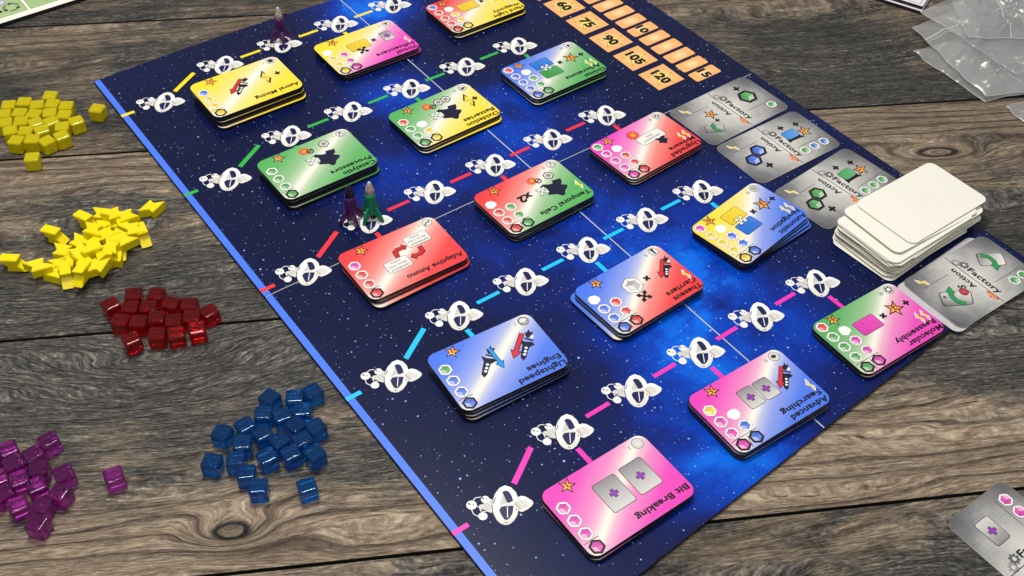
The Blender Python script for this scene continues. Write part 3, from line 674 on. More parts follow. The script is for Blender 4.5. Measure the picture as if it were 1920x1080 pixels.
def tile_picture(t, root, z):
    P = lambda n, k, f, x, y, rz=0.0, sc=1.0: put(root, n, k, f, x, y, z, rz, sc)
    P2 = lambda n, k, f, x, y, rz=0.0, sc=1.0: put(root, n, k, f, x, y, z + 6 * DZ, rz, sc)
    bolt = lambda x, y: P('bolt_icon', 'bigbolt', d_bigbolt, x, y)
    plus = lambda x, y: P('plus_sign', 'plus', d_plus, x, y)
    times = lambda x, y: P('times_sign', 'times', d_times, x, y)
    def rocket(x, y, sc=1.0, rz=0.0): P('rocket_icon', 'rocketicon', d_rocket, x, y, rz, sc)
    def arrow(key, x, y, rz, sc=1.0): P2('arrow_icon', ('arrow', key), d_arrow(lin((214, 46, 56)) if key == 'red' else lin((20, 150, 236))), x, y, rz, sc)
    def four(x, y, white=True): P2('four_way_arrow', ('four', white), d_four(C['white'] if white else C['black'], C['black']), x, y)
    if t == 'Astral Mining':
        rocket(5.0, 0.6, 0.92); arrow('red', -0.3, -10.8, -0.83, 1.12); bolt(-17.9, -2.3); plus(-28.4, -2.2)
    elif t == 'Lightspeed|Engines':
        rocket(8, 0); arrow('blue', -0.3, -11.4, 0.0); rocket(-20.2, 0.6); arrow('red', -25.0, -11.6, -0.80, 1.17)
    elif t == 'Advanced|Searching' or t == 'Bit Breaking':
        big = t == 'Bit Breaking'
        for x, y in (((2.1, -1.4), (-18.2, -1.8)) if big else ((3.6, -4.0), (-9.2, -3.8))): P('card_icon', ('greycard', big), d_card(None, 16.2 if big else 11.2, 21.0 if big else 15.0, True, True), x, y)
        if not big: rocket(-24.6, -2.0, 0.84); arrow('red', -29.6, -11.7, -0.80, 0.98)
    elif t == 'Theseus|Carriers':
        P('gem_icon', 'gem', d_gem, 2.2, -4.5); times(-10.1, -3.9); four(2.7, 7.4, False); rocket(-26.3, -1.6, 0.82); arrow('red', -31.2, -10.8, -0.80, 0.98)
    elif t in ('Molecular|Reassembly', 'Virtual|Influencers', 'Hard Light|Weaponry'):
        c = C['pink'] if t[0] == 'M' else lin((246, 206, 40))
        P('card_icon', ('bigcard', t[0] == 'M'), d_card(c, 18.2, 11.6, speck=True), 4.4, -5.2); times(-10.1, -5.3)
        if t[0] == 'V':
            four(5.1, 2.8, False); P('card_icon', ('greycard', 'v'), d_card(None, 9.6, 13.0, True, True), -23.0, -4.6)
        else: P('star_icon', ('star', '2b'), d_star('2'), -21.7, -5.8, 0, 1.25); plus(-32.3, -5.3)
    elif t in ('Orbital|Arboretums', 'Automatic|Navigation'):
        a = t[0] == 'A'
        P('card_icon', ('midcard', a, 1), d_card(lin((246, 214, 30)) if a else lin((20, 120, 220)), 17.6, 11.4, speck=True), 3.7, -12.0); P('card_icon', ('midcard', a, 2), d_card(lin((20, 112, 220)) if a else lin((50, 160, 70)), 17.6, 11.4, speck=True), 3.7, 1.5)
        four(3.7, -5.6); times(-10.5, -5.2); P('star_icon', ('star', '2b'), d_star('2'), -22.0, -5.2, 0, 1.25); plus(-32.4, -4.3)
    elif t in ('Catalytic|Processors', 'Oxidation|Batteries', 'Temporal Cells'):
        dx, dy = {'C': (0, 0), 'O': (4.3, 1.5), 'T': (-9.8, 3.6)}[t[0]]
        P('blast_icon', 'burst', d_burst, 1.6 + dx, -17.0 + dy); P2('no_sign', 'noring', d_noring, -2.4 + dx, -14.6 + dy)
        P('ship_icon', 'meeple', d_meeple, -9.8 + dx * 0.9, -0.5 + dy * 0.9); four(2.0 + dx, -3.6 + dy)
        if t[0] == 'C': P('cube_icon', 'greyhex', d_greyhex, -15.0, -16.8)
        if t[0] == 'T':
            P('cube_icon', 'greyhex', d_greyhex, -22.3, -11.5); k = Ink(); k.text('x2', 6.6, -1.6, 9.5, C['black'], align='CENTER', bold=0.05); put_ink(root, 'times_two', k, z)
        if t[0] == 'O':
            P('cube_icon', 'greyhex', d_greyhex, -5.0, -15.6); P2('cube_icon', 'greyhex', d_greyhex, -11.8, -15.4); bolt(-26.0, -3.6); plus(-31.9, -3.3)
    elif t == 'Upgraded|Malware':
        P('text_box', 'opp', d_textbox(("OPPONENT'S", 'TECH'), 24, 10.0), -9.6, -4.6); P2('blast_icon', 'burst', d_burst, 0.5, -14.1, 0, 1.25); P2('ship_icon', 'meeple', d_meeple, -14.4, 3.8, 0, 0.5)
    elif t == 'Adaptive Ammo':
        for x, y in ((6.5, 4.6), (-17.3, -10.0)): P('text_box', 'diff', d_textbox(('DIFFERENT', 'TECH YOU', 'OWN'), 17.6, 10.4), x, y)
        P2('turn_arrows', 'turn', d_turn, -0.4, 1.0)
for (title, tx, ty, rot, hz, n, ab, lev, licon, star, nb, colA, colB) in TILES:
    ca, cb = C[CN[ab[0]]], C[CN[ab[1]]]
    if ab not in FACES:
        fm = tile_face_material('tile_print', ca, cb)
        FACES[ab] = (fm,)
    fm = FACES[ab][0]; th = hz / 1000 / n; me = slab(TW, TH, TR, th, [EDGE, TRIM]); mf = None
    words = title.replace('|', ' ')
    cname = CN[ab[0]] if ab[0] == ab[1] else CN[ab[0]] + ' and ' + CN[ab[1]]
    for k in range(n):
        top = k == 0; dx, dy, dr = (0, 0, 0)
        if k: dx, dy, dr = LOWER[title][k - 1] if title in LOWER and k - 1 < len(LOWER[title]) else (random.uniform(-0.5, 0.5), random.uniform(-0.7, 0.3), random.uniform(-0.6, 0.6))
        root = empty('tech_tile', (tx + dx / 1000, ty + dy / 1000, TB + 1.2e-4 + th * (n - 1 - k)), PI + math.radians(rot + dr))
        if top: lab = f'{cname} rounded tile titled {words}, on top of its stack'
        else: lab = f'black-edged {cname} tile, {"bottom" if k == n - 1 else ORD[k] + " from the top"} of the {words} stack'
        tag(root, lab, 'game tile', 'rounded tiles stacked on the board')
        link('tile_body', me, root)
        if mf is None:
            q = rrect(0, 0, TW - 0.6, TH - 0.6, TR - 0.3, 7); mf = mesh_from([(p[0] / 1000, p[1] / 1000, 0) for p in q], [tuple(range(len(q)))], [fm])
        z = th + 2 * DZ; link('printed_face', mf, root, (0, 0, z)); z += 2 * DZ
        if not top: continue
        L = title.split('|')
        for i, tx_ in enumerate(L):
            kk = Ink(); kk.text(tx_, -36.4, (22.0 - 6.0 * i) if len(L) == 2 else 18.9, 5.7, C['black'], width=TITLEW[tx_], bold=0.036); put_ink(root, 'title', kk, z)
        put(root, 'star_icon', ('star', star), d_star(star), 21.0, -20.6, z, 0, 0.95)
        put(root, 'level_mark', ('level', licon), d_level(lev, licon), -31.6, -20.2, z, 0, 0.97)
        for i in range(nb): put(root, 'bolt_icon', 'smallbolt', d_smallbolt, -34.2 + 5.0 * i, 9.4, z)
        kk = Ink(); kk.line((37.0, 15.1), (17.0 if colB else 27.0, 15.1), 0.4, C['black'])
        if colB: kk.line((25.6, 15.9), (28.0, 24.2), 0.4, C['black'])
        put_ink(root, 'rule_line', kk, z)
        cost_column(root, colA, 32.0, z); cost_column(root, colB, 21.5, z)
        tile_picture(title, root, z)

# ------------------------------------------------------------------ grey factory cards
CW, CH, CRr = 53.0, 88.0, 6.0
def d_swap(quad, arc, tip, axis, k_=1.0):
    """a rounded card half dark, half pale, with a curved green arrow across it"""
    def rnd(q, e):
        cx, cy = sum(p[0] for p in q) / 4, sum(p[1] for p in q) / 4; out = []
        for i in range(4):
            a, p, b = q[i - 1], q[i], q[(i + 1) % 4]
            for t_ in (0, 0.33, 0.67, 1.0):
                u = (p[0] + (a[0] - p[0]) * 0.16, p[1] + (a[1] - p[1]) * 0.16); w_ = (p[0] + (b[0] - p[0]) * 0.16, p[1] + (b[1] - p[1]) * 0.16)
                x = u[0] * (1 - t_) ** 2 + 2 * p[0] * t_ * (1 - t_) + w_[0] * t_ ** 2; y = u[1] * (1 - t_) ** 2 + 2 * p[1] * t_ * (1 - t_) + w_[1] * t_ ** 2
                out.append((cx + (x - cx) * e, cy + (y - cy) * e))
        return out
    def f(k):
        k.poly(rnd(quad, 1.06), C['black']).up().poly(rnd(quad, 1.0), lin((110, 110, 113)), col2=lin((236, 234, 228)), axis=axis).up()
        a = arc[-1]; d = Vector((tip[0] - a[0], tip[1] - a[1])); L = d.length; d /= L; n_ = Vector((-d.y, d.x))
        for cc, e in ((C['black'], 0.45), (lin((46, 150, 84)), 0.0)):
            k.path(arc, 3.0 * k_ + 2 * e, cc); h = 3.3 * k_ + e
            k.poly([(a[0] + n_.x * h - d.x * e, a[1] + n_.y * h - d.y * e), (tip[0] + d.x * e * 1.8, tip[1] + d.y * e * 1.8), (a[0] - n_.x * h - d.x * e, a[1] - n_.y * h - d.y * e)], cc); k.up()
    return f
def d_bighex(col): return lambda k: (d_hex(col, True)(k))
def d_banner(col):
    def f(k):
        k.poly(rrect(0, 0, 9.8, 13.6, 1.6), C['black']).up().poly(rrect(0, 0, 9.2, 13.0, 1.4), col, col2=mixc(col, C['white'], 0.12), axis=(0.05, 0.05, 0.5)).up()
        k.poly([(2.6, -7.0), (8.2, -7.8), (7.0, -5.0), (7.4, 4.2), (8.6, 7.6), (3.8, 5.6), (4.8, 4.0), (4.6, -4.6)], C['black'])
    return f
def d_halfburst(k):
    P = [p for p in starpts(0, 0, 4.9, 2.9, n=12) if p[1] < 0.3]; k.poly([(5, 0)] + [(x, y) for x, y in sorted(P, key=lambda q: -q[0])] + [(-5, 0)], lin((226, 62, 34))).up()
    k.poly([(3, -0.1), (2.0, -2.2), (0, -2.8), (-2.0, -2.2), (-3, -0.1)], lin((245, 140, 60)))
CARDS = [  # name, x, y, rot, z, kind, description
 (0.3071, -0.2806, 1.1, 'f1', 'green hexagon beside the orange track', 0.0), (0.3066, -0.3363, -0.9, 'f2', 'blue card icon and two stacked blue hexagons', 0.0),
 (0.3076, -0.3964, 3.8, 'f3', 'green card icon, half under the white cards', 0.0), (0.3105, -0.5179, -1.4, 'f5', 'curved green arrows, at the right corner of the board', 0.0009)]
def card_base(name, x, y, rz, z, lab, group, mat, tilt=0.0):
    root = empty(name, (x, y, z), rz); tag(root, lab, 'card', group)
    link('card_stock', slab(CW, CH, CRr, 0.0004, [CARDEDGE, mat], 0.00008), root)
    return root
def factory_print(root, kind):
    z = 0.0004 + 2 * DZ
    P = lambda n, k, f, x, y, rz=0.0, sc=1.0: put(root, n, k, f, x, y, z, rz, sc)
    P2 = lambda n, k, f, x, y, rz=0.0, sc=1.0: put(root, n, k, f, x, y, z + 6 * DZ, rz, sc)
    k = Ink(); k.line((-25.8, 1.0), (25.8, 1.0), 0.5, C['black']).line((10.0, 11.5), (10.0, 36.8), 0.35, lin((60, 60, 62))).line((-13.2, -35), (-13.2, -10.5), 0.35, lin((60, 60, 62))); put_ink(root, 'rule_line', k, z)
    P('gear_icon', ('gear', 1), d_gear(lin((150, 150, 154))), -17.7, 3.6); P2('gear_icon', ('gear', 2), d_gear(lin((92, 94, 98))), -12.9, 6.6)
    k = Ink(); k.text('Factory', -8.6, 6.6, 6.6, C['black'], width=27.5, bold=0.03); put_ink(root, 'title', k, z)
    k = Ink(); k.text('Action', 6.0, -4.6, 6.0, C['black'], width=21.0, bold=0.03, rot=PI); put_ink(root, 'title', k, z)
    P('blast_icon', 'halfburst', d_halfburst, 17.4, 0.6)
    P('bolt_icon', 'smallbolt', d_smallbolt, -17.9, -31.6, 2.2, 1.05)
    if kind == 'f1':
        P('plus_sign', 'plus', d_plus, -16.6, 25.3, 0, 1.2); P('cube_icon', ('hex', 'G'), d_hex(C['green'], True), -3.8, 25.1, 0, 1.75); P('cost_icon', ('hex', 'g'), d_hex(C['green'], False), 15.0, 33.9)
        P('star_icon', ('star', '3'), d_star('3'), -3.9, -16.9, PI, 1.1); P('plus_sign', 'plus', d_plus, 4.6, -17.7, 0, 0.85); P('card_icon', 'swapcard1', d_swap([(4.6, -32.0), (11.6, -36.6), (18.4, -23.0), (11.4, -18.5)], [(16.9, -24.8), (13.5, -27.4), (10.6, -27.4), (8.6, -26.4)], (5.2, -23.6), (-0.05, 0.05, 2.2), 0.75), 0, 0)
    elif kind in ('f2', 'f3'):
        c = 'b' if kind == 'f2' else 'g'; col = lin((40, 140, 222)) if c == 'b' else lin((60, 160, 90))
        P('plus_sign', 'plus', d_plus, -15.2, 17.3, 0, 1.1); P('plus_sign', 'plus', d_plus, -12.2, 31.3, 0, 1.1); P('card_icon', ('banner', c), d_banner(col), -5.2, 18.2); P('star_icon', ('star', '1'), d_star('1'), -2.0, 30.7, 0, 1.1)
        for x, y in ((-4.5, -17.6), (2.0, -28.6)): P('cube_icon', ('hex', c.upper()), d_hex(C[CN[c]] if c == 'g' else lin((60, 130, 215)), True), x, y, 0, 1.45)
        P('plus_sign', 'plus', d_plus, 13.0, -22.6, 0, 1.25)
        for i, y in enumerate((13.8, 24.0, 34.3)): P('cost_icon', ('hex', 'g' if (c == 'g' or i == 0) else 'sb'), d_hex(C['green'] if (c == 'g' or i == 0) else lin((60, 130, 215)), False), 15.5, y)
    elif kind == 'f5':
        P('card_icon', 'swapcard', d_swap([(-15.8, 22.9), (-6.2, 38.8), (3.3, 32.5), (-5.8, 16.2)], [(-13.0, 24.4), (-8.8, 28.0), (-3.8, 27.8), (-0.5, 25.6)], (3.2, 22.4), (0.05, 0.02, 0.35)), 0, 0)
        P('card_icon', 'swapcard2', d_swap([(-4.6, -29.8), (5.6, -37.0), (15.3, -18.5), (5.6, -10.2)], [(12.6, -22.4), (8.0, -25.6), (2.9, -25.2), (-0.6, -23.0)], (-4.6, -19.4), (-0.05, 0.05, 1.9)), 0, 0); P('gear_icon', ('gear', 2), d_gear(lin((92, 94, 98))), 0.2, -29.8, 0, 0.9)
        P2('no_sign', 'noring2', lambda k: k.disc(0, 0, 3.4, lin((120, 24, 30))).up().disc(0, 0, 2.7, lin((214, 90, 96))).up().ring(0, 0, 2.0, 0.6, lin((150, 24, 34))).line((-1.7, 0), (1.7, 0), 0.6, lin((150, 24, 34))), 4.2, -14.6)
        k = Ink(); k.text('$', 0.0, -12.0, 8.0, C['black'], align='CENTER', bold=0.0, rot=PI * 0.8); put_ink(root, 'dollar_sign', k, z)
        for y in (24.5, 34.0): P('cost_icon', ('hex', 'g'), d_hex(C['green'], False), 16.3, y)
    else:
        P('card_icon', ('greycard', 'p'), d_card(None, 11.5, 16.5, True, True), -7.8, 25.2); P2('cost_icon', ('hex', 'p'), d_hex(lin((200, 110, 186)), False), 16.0, 33.6); P2('cost_icon', ('hex', 'p'), d_hex(C['pink'], False), 16.0, 23.8)
FG = 'grey metallic factory cards'
for (x, y, r, kind, txt, dz) in CARDS:
    root = card_base('factory_card', x, y, math.radians(r - 90), TB + 2e-4 + dz, 'grey Factory card printed with ' + txt, FG, METALCARD); factory_print(root, kind)
root = card_base('factory_card', 0.1643, -0.6757, 0.0, 0.0004, 'grey Factory card lying on the wood, cut off at the bottom right', FG, METALCARD); factory_print(root, 'f6')
LILAC = plain('lilac_grey_card', lin((196, 192, 200)), 0.4, 0.5, 0.05)
card_base('factory_card', 0.3046, -0.5160, math.radians(2.1 - 90), TB + 2e-4, 'plain lilac-grey card peeping out beneath the right corner Factory card', FG, LILAC)
ONES = ['', 'first', 'second', 'third', 'fourth', 'fifth', 'sixth', 'seventh', 'eighth', 'ninth', 'tenth', 'eleventh', 'twelfth', 'thirteenth', 'fourteenth', 'fifteenth', 'sixteenth', 'seventeenth', 'eighteenth', 'nineteenth']
def nth(i):
    n = i + 1
    if n < 20: return ONES[n]
    tens = ('twentieth', 'thirtieth', 'fortieth')[n // 10 - 2] if n % 10 == 0 else ('twenty', 'thirty', 'forty')[n // 10 - 2] + '-' + ONES[n % 10]
    return tens
# ------------------------------------------------------------------ stack of blank cream cards
NB = 34; T0 = 0.00040
rb = random.Random(5); zt = TB + 0.0002
for i in range(NB):                                    # i = 0 at the bottom
    q = i / (NB - 1); j = NB - 1 - i; tilt = 0.0
    if j == 0: x, y, r, tilt = 0.3282, -0.4532, 0.7, 0.030
    elif j == 1: x, y, r, tilt = 0.3140, -0.4550, -2.0, 0.030
    elif j == 2: x, y, r = 0.3060, -0.4580, 0.3
    elif i == 0: x, y, r = 0.3030, -0.4580, 3.0
    elif i == 1: x, y, r = 0.3042, -0.4570, 1.2
    else:
        x = 0.3050 + rb.choice((0, 0.001, 0.002, 0.004, 0.008, 0.0145) if 6 < i < 28 else (0, 0.001, 0.002)) + rb.uniform(-0.0008, 0.0012); y = -0.4575 + rb.uniform(-0.0014, 0.0014); r = rb.uniform(-1.0, 2.6)
    if j == 0: lab = 'blank cream card on top of the white stack'
    elif j == 1: lab = 'blank cream card second from top, sticking out left under the top card'
    elif i == 0: lab = 'blank cream card at the very bottom of the white stack'
    else: lab = f'blank cream card, {nth(j)} from the top of the white stack'
    zt += T0 + rb.choice((0.0, 0.0, 0.0, 0.00008, 0.00025)) + (0.0007 if j == 1 else 0)
    o = card_base('blank_card', x, y, math.radians(r - 90), zt, lab, 'blank cream cards in the white stack', BLANK)
    if tilt: o.rotation_euler.x = -tilt
# ------------------------------------------------------------------ plastic rockets
def plastic(name, rgb, rough=0.38): 
    t = NT(name); n = t.noise(t.obj(), 900.0, 3); t.set(t.p.inputs['Normal'], t.bump(n, 0.0001, 0.25))
    return t.fin(t.mix(n, tuple(v * 0.9 for v in rgb), rgb), rough, 0.32)
def silver_tip():
    t = NT('chipped_silver_paint'); n = t.noise(t.obj(), 1100.0, 4); c = t.ramp(n, [(0.36, lin((70, 62, 52))), (0.44, lin((176, 166, 150))), (0.7, lin((214, 206, 194)))])
    return t.fin(c, 0.35, 0.5, Metallic=0.25)
def lathe(prof, n=28):
    V = []; F = []
    for (r, z) in prof: V += [(r * math.cos(2 * PI * i / n), r * math.sin(2 * PI * i / n), z) for i in range(n)]
    for k in range(len(prof) - 1):
        for i in range(n): j = (i + 1) % n; F.append((k * n + i, k * n + j, (k + 1) * n + j, (k + 1) * n + i))
    F.append(tuple(reversed(range(n)))); F.append(tuple(range((len(prof) - 1) * n, len(prof) * n)))
    return V, F
PROF = [(2.6, 3.2), (3.0, 4.6), (3.6, 8.0), (4.0, 12.5), (4.05, 16.5), (3.85, 20.0), (3.5, 23.2)]
TIPP = [(3.5, 23.2), (3.0, 26.2), (2.3, 29.2), (1.5, 31.6), (0.95, 32.7), (0.4, 33.2)]
def fin_mesh(mat):
    prof = [(2.4, 12.0), (4.3, 11.2), (6.6, 8.6), (8.8, 5.2), (10.6, 0.6), (10.3, 0.0), (8.0, 0.0), (6.2, 2.2), (4.2, 3.8), (2.2, 4.8)]
    n = len(prof); V = []
    for s_, kk in ((-1.05, 1.0), (1.05, 1.0)): V += [(p[0] / 1000, s_ * (1.0 if p[0] < 8 else 0.8) / 1000, p[1] / 1000) for p in prof]
    bm = bmesh.new(); vs = [bm.verts.new(v) for v in V]
    bm.faces.new(vs[:n][::-1]); bm.faces.new(vs[n:])
    for i in range(n): j = (i + 1) % n; bm.faces.new((vs[i], vs[j], vs[n + j], vs[n + i]))
    bmesh.ops.recalc_face_normals(bm, faces=bm.faces)
    bmesh.ops.bevel(bm, geom=[e for e in bm.edges if len(e.link_faces) == 2 and e.calc_face_angle(0) > 0.5], offset=0.0003, segments=2, affect='EDGES')
    return bm_mesh(bm, [mat])
def rocket(x, y, yaw, mat, tipmat, lab, lean=(0, 0)):
    root = empty('rocket_pawn', (x, y, ZB + 12 * DZ)); root.rotation_euler = (lean[0], lean[1], yaw); tag(root, lab, 'game piece', 'plastic rocket pawns')
    for nm, pr, mt in (('body', PROF, mat), ('nose_cone', TIPP, tipmat)):
        V, F = lathe([(r / 1000, z / 1000) for r, z in pr]); me = mesh_from(V, F, [mt], smooth=True); link(nm, me, root)
    fm = fin_mesh(mat)
    for i in range(4): link('fin', fm, root, (0, 0, 0), i * PI / 2)
PURP = plastic('dark_purple_plastic', (0.072, 0.010, 0.110)); GRN = plastic('green_plastic', (0.004, 0.21, 0.10)); DTIP = plastic('worn_dark_tip', (0.015, 0.010, 0.022)); TIP = silver_tip()
p = px(697, 408); rocket(p.x, p.y, math.radians(24), GRN, TIP, 'green plastic rocket pawn with silver tip, standing on the red row')
p = px(660, 414); rocket(p.x, p.y, math.radians(-4), PURP, DTIP, 'dark purple rocket pawn with dark tip beside the green rocket')
p = px(529, 78); rocket(p.x, p.y, math.radians(-17), PURP, TIP, 'dark purple rocket pawn with silver tip, alone on the yellow row')

# ------------------------------------------------------------------ translucent cubes
def gem(name, tint, body, share, front=0.4):
    """clear tinted plastic: refracting glassy body, partly straight see-through, with a little tinted scatter"""
    t = NT(name); n = t.noise(t.obj(), 200.0, 2); col = t.mix(n, body, tuple(v * 0.8 for v in body))
    tr = t.node('ShaderNodeBsdfTransparent'); tr.inputs[0].default_value = (*[v * v for v in tint], 1)
    g = t.node('ShaderNodeBsdfGlass'); g.inputs['Color'].default_value = (*tint, 1); g.inputs['Roughness'].default_value = 0.03; g.inputs['IOR'].default_value = 1.49
    d = t.node('ShaderNodeBsdfTranslucent'); t.set(d.inputs[0], col); d2 = t.node('ShaderNodeBsdfDiffuse'); t.set(d2.inputs[0], col)
    gl = t.node('ShaderNodeBsdfGlossy'); gl.inputs['Roughness'].default_value = 0.06
    fr = t.node('ShaderNodeFresnel'); fr.inputs[0].default_value = 1.49
    def mx(f, a, b):
        m_ = t.node('ShaderNodeMixShader'); t.set(m_.inputs[0], f); t.t.links.new(a.outputs[0], m_.inputs[1]); t.t.links.new(b.outputs[0], m_.inputs[2]); return m_
    sc_ = mx(fr.outputs[0], mx(front, d, d2), gl)
    c = mx(t.math('MULTIPLY', fr.outputs[0], 1.0), mx(0.55, tr, g), gl); c = mx(share, c, sc_)
    t.t.links.new(c.outputs[0], t.out.inputs[0]); t.n.remove(t.p); return t.m
CS = 0.0108
def cube_mesh(mat):
    me = beveled_box(CS, CS, CS, 0.0017, [mat], 4); k = CS / 2 - 0.0017; N_ = []
    for v in me.vertices:
        c = Vector([max(-k, min(k, q)) for q in v.co]); N_.append((v.co - c).normalized())
    me.polygons.foreach_set('use_smooth', [True] * len(me.polygons)); me.normals_split_custom_set_from_vertices(N_)
    return me
def spread(pts, dmin, it=60):
    P = [list(p) for p in pts]
    for _ in range(it):
        for i in range(len(P)):
            for j in range(i):
                dx, dy = P[i][0] - P[j][0], P[i][1] - P[j][1]; d = math.hypot(dx, dy) or 1e-6
                if d < dmin:
                    q = (dmin - d) / 2 / d * 0.5; P[i][0] += dx * q; P[i][1] += dy * q; P[j][0] -= dx * q; P[j][1] -= dy * q
    return P
def cubes(color, mat, ox, oy, s_, lst, group, special):
    me = cube_mesh(mat); W_ = []
    for (x, y, a) in lst: q = px(ox + x / s_, oy + y / s_, CS * 0.5); W_.append((q.x, q.y))
    W_ = spread(W_, CS * 1.06); base = math.atan2(RT.y, RT.x)
    order = sorted(range(len(lst)), key=lambda i: lst[i][0])
    for i, (q, (_, _, a)) in enumerate(zip(W_, lst)):
        o = link('resource_cube', me, None, (q[0], q[1], CS * 0.5 + 0.0001), base + math.radians(a * (1.35 if abs(a) < 33 else 1.0)))
        tag(o, special.get(i, f'clear {color} plastic cube, {nth(order.index(i))} counting from the left of the {color} cubes'), 'cube', group)
BLUE = [(945, 170, 40), (805, 215, 6), (610, 215, -22), (570, 345, 4), (710, 365, 22), (865, 320, 6), (420, 435, 40), (240, 490, -12), (395, 575, 8), (560, 500, 38), (680, 550, 32), (810, 430, -38), (965, 450, 40), (865, 535, 36),
        (160, 715, -6), (346, 700, 6), (430, 805, 8), (590, 680, 26), (775, 655, 34), (960, 650, 32), (522, 915, 6), (900, 910, 18)]
cubes('blue', gem('clear_blue_plastic', (0.10, 0.66, 1.0), (0.001, 0.22, 0.70), 0.16), 360, 700, 4.154, BLUE, 'clear blue cubes in a loose pile',
      {21: 'single clear blue cube lying apart below the blue pile', 0: 'clear blue cube at the top right of its pile, nearest the board', 14: 'leftmost clear blue cube of the blue pile', 7: 'clear blue cube at the upper left of the blue pile, above the leftmost one',
       20: 'lowest clear blue cube touching the blue pile', 2: 'clear blue cube at the top left end of the blue pile head', 19: 'clear blue cube at the right lower corner of the blue pile', 12: 'clear blue cube on the right side of the pile, halfway down',
       17: 'clear blue cube on the lower edge of the pile, left of two similar ones'})
RED = [(270, 395, 42), (555, 265, 8), (840, 265, -4), (1065, 385, -8), (1240, 430, 2), (1500, 490, 40), (515, 430, 2), (745, 425, 4), (420, 600, -2), (615, 610, 4), (870, 570, 4), (1290, 545, 6), (530, 835, 36), (850, 770, 8), (1090, 745, 12), (1335, 655, 14), (1045, 600, 8)]
cubes('red', gem('clear_red_plastic', (0.97, 0.14, 0.16), (0.70, 0.004, 0.008), 0.15), 170, 520, 6.75, RED, 'clear red cubes in a tight cluster',
      {0: 'leftmost clear red cube, turned corner-on', 5: 'rightmost clear red cube, turned corner-on', 12: 'lowest clear red cube, turned corner-on at the bottom left', 1: 'left of the two topmost clear red cubes', 2: 'right of the two topmost clear red cubes',
       15: 'clear red cube at the lower right, beside a small gap', 14: 'clear red cube on the lower edge, left of the small gap'})
PURPLE = [(385, 225, 30), (85, 275, 34), (265, 335, 32), (120, 425, 30), (315, 425, 10), (160, 520, 22), (550, 470, 36), (315, 565, 34), (510, 640, -14), (15, 490, 34), (50, 620, 30), (165, 735, 34), (365, 745, -8), (330, 885, -10), (970, 490, 22), (-60, 560, 20), (-50, 400, 10)]
cubes('purple', gem('clear_purple_plastic', (0.90, 0.40, 0.88), (0.48, 0.03, 0.46), 0.12), 0, 790, 4.5, PURPLE, 'clear purple cubes in a pile',
      {14: 'single clear purple cube lying apart right of the purple pile', 0: 'clear purple cube at the top right of the purple pile', 13: 'lowest clear purple cube of the purple pile', 6: 'clear purple cube sticking out at the right of the purple pile', 8: 'clear purple cube at the right, lower edge of the purple pile',
       1: 'clear purple cube at the top left of the purple pile'})
YEL = [(590, 185, 2), (200, 270, 8), (335, 262, 4), (440, 275, 10), (520, 290, 0), (680, 285, 4), (120, 360, 10), (260, 365, 0), (425, 368, -4), (560, 345, 10), (665, 375, 2), (105, 450, 14), (310, 455, 8), (480, 430, 26), (600, 465, 30), (815, 470, 34), (120, 560, 18), (330, 540, 6), (490, 530, 24), (710, 580, 28),
       (200, 680, -4), (360, 670, 4), (570, 680, -30), (375, 860, 8), (1105, 310, -6), (660, 470, 10)]
YEL = [(x, y, a) if x > 1000 or y > 840 else (380 + (x - 380) * 0.92, 440 + (y - 440) * 0.94, a) for x, y, a in YEL]
cubes('yellow', gem('clear_yellow_plastic', (1.0, 0.97, 0.34), (1.0, 0.85, 0.001), 0.70, 0.72), 0, 160, 6.0, YEL, 'clear yellow cubes in a pile',
      {24: 'single clear yellow cube lying apart beside the board', 23: 'lowest clear yellow cube, lying across the plank joint', 0: 'topmost clear yellow cube of the yellow pile', 15: 'rightmost clear yellow cube of the yellow pile', 19: 'clear yellow cube at the lower right of the yellow pile, below the rightmost one'})

# ------------------------------------------------------------------ yellow lightning-bolt tokens
t_ = NT('opaque_yellow_plastic'); n_ = t_.noise(t_.obj(), 220.0, 2)
YP = t_.fin(t_.mix(n_, lin((228, 208, 0)), lin((244, 226, 4))), 0.42, 0.35, Subsurface_Weight=0.25, Subsurface_Radius=(0.003, 0.003, 0.0006))
BT = [(-9.2, 4.2), (4.6, 5.6), (3.3, 1.2), (9.2, -4.2), (-4.6, -5.6), (-3.3, -1.2)]
def token_mesh(th):
    n = len(BT); bm = bmesh.new(); vs = [bm.verts.new((x / 1000, y / 1000, z)) for z in (0, th) for x, y in BT]
    bm.faces.new(vs[:n]); bm.faces.new(vs[n:])
    for i in range(n): j = (i + 1) % n; bm.faces.new((vs[i], vs[j], vs[n + j], vs[n + i]))
    bmesh.ops.recalc_face_normals(bm, faces=bm.faces)
    bmesh.ops.bevel(bm, geom=list(bm.edges), offset=0.0004, segments=2, affect='EDGES')
    return bm_mesh(bm, [YP])
TT = 0.0072
TOK = token_mesh(TT)
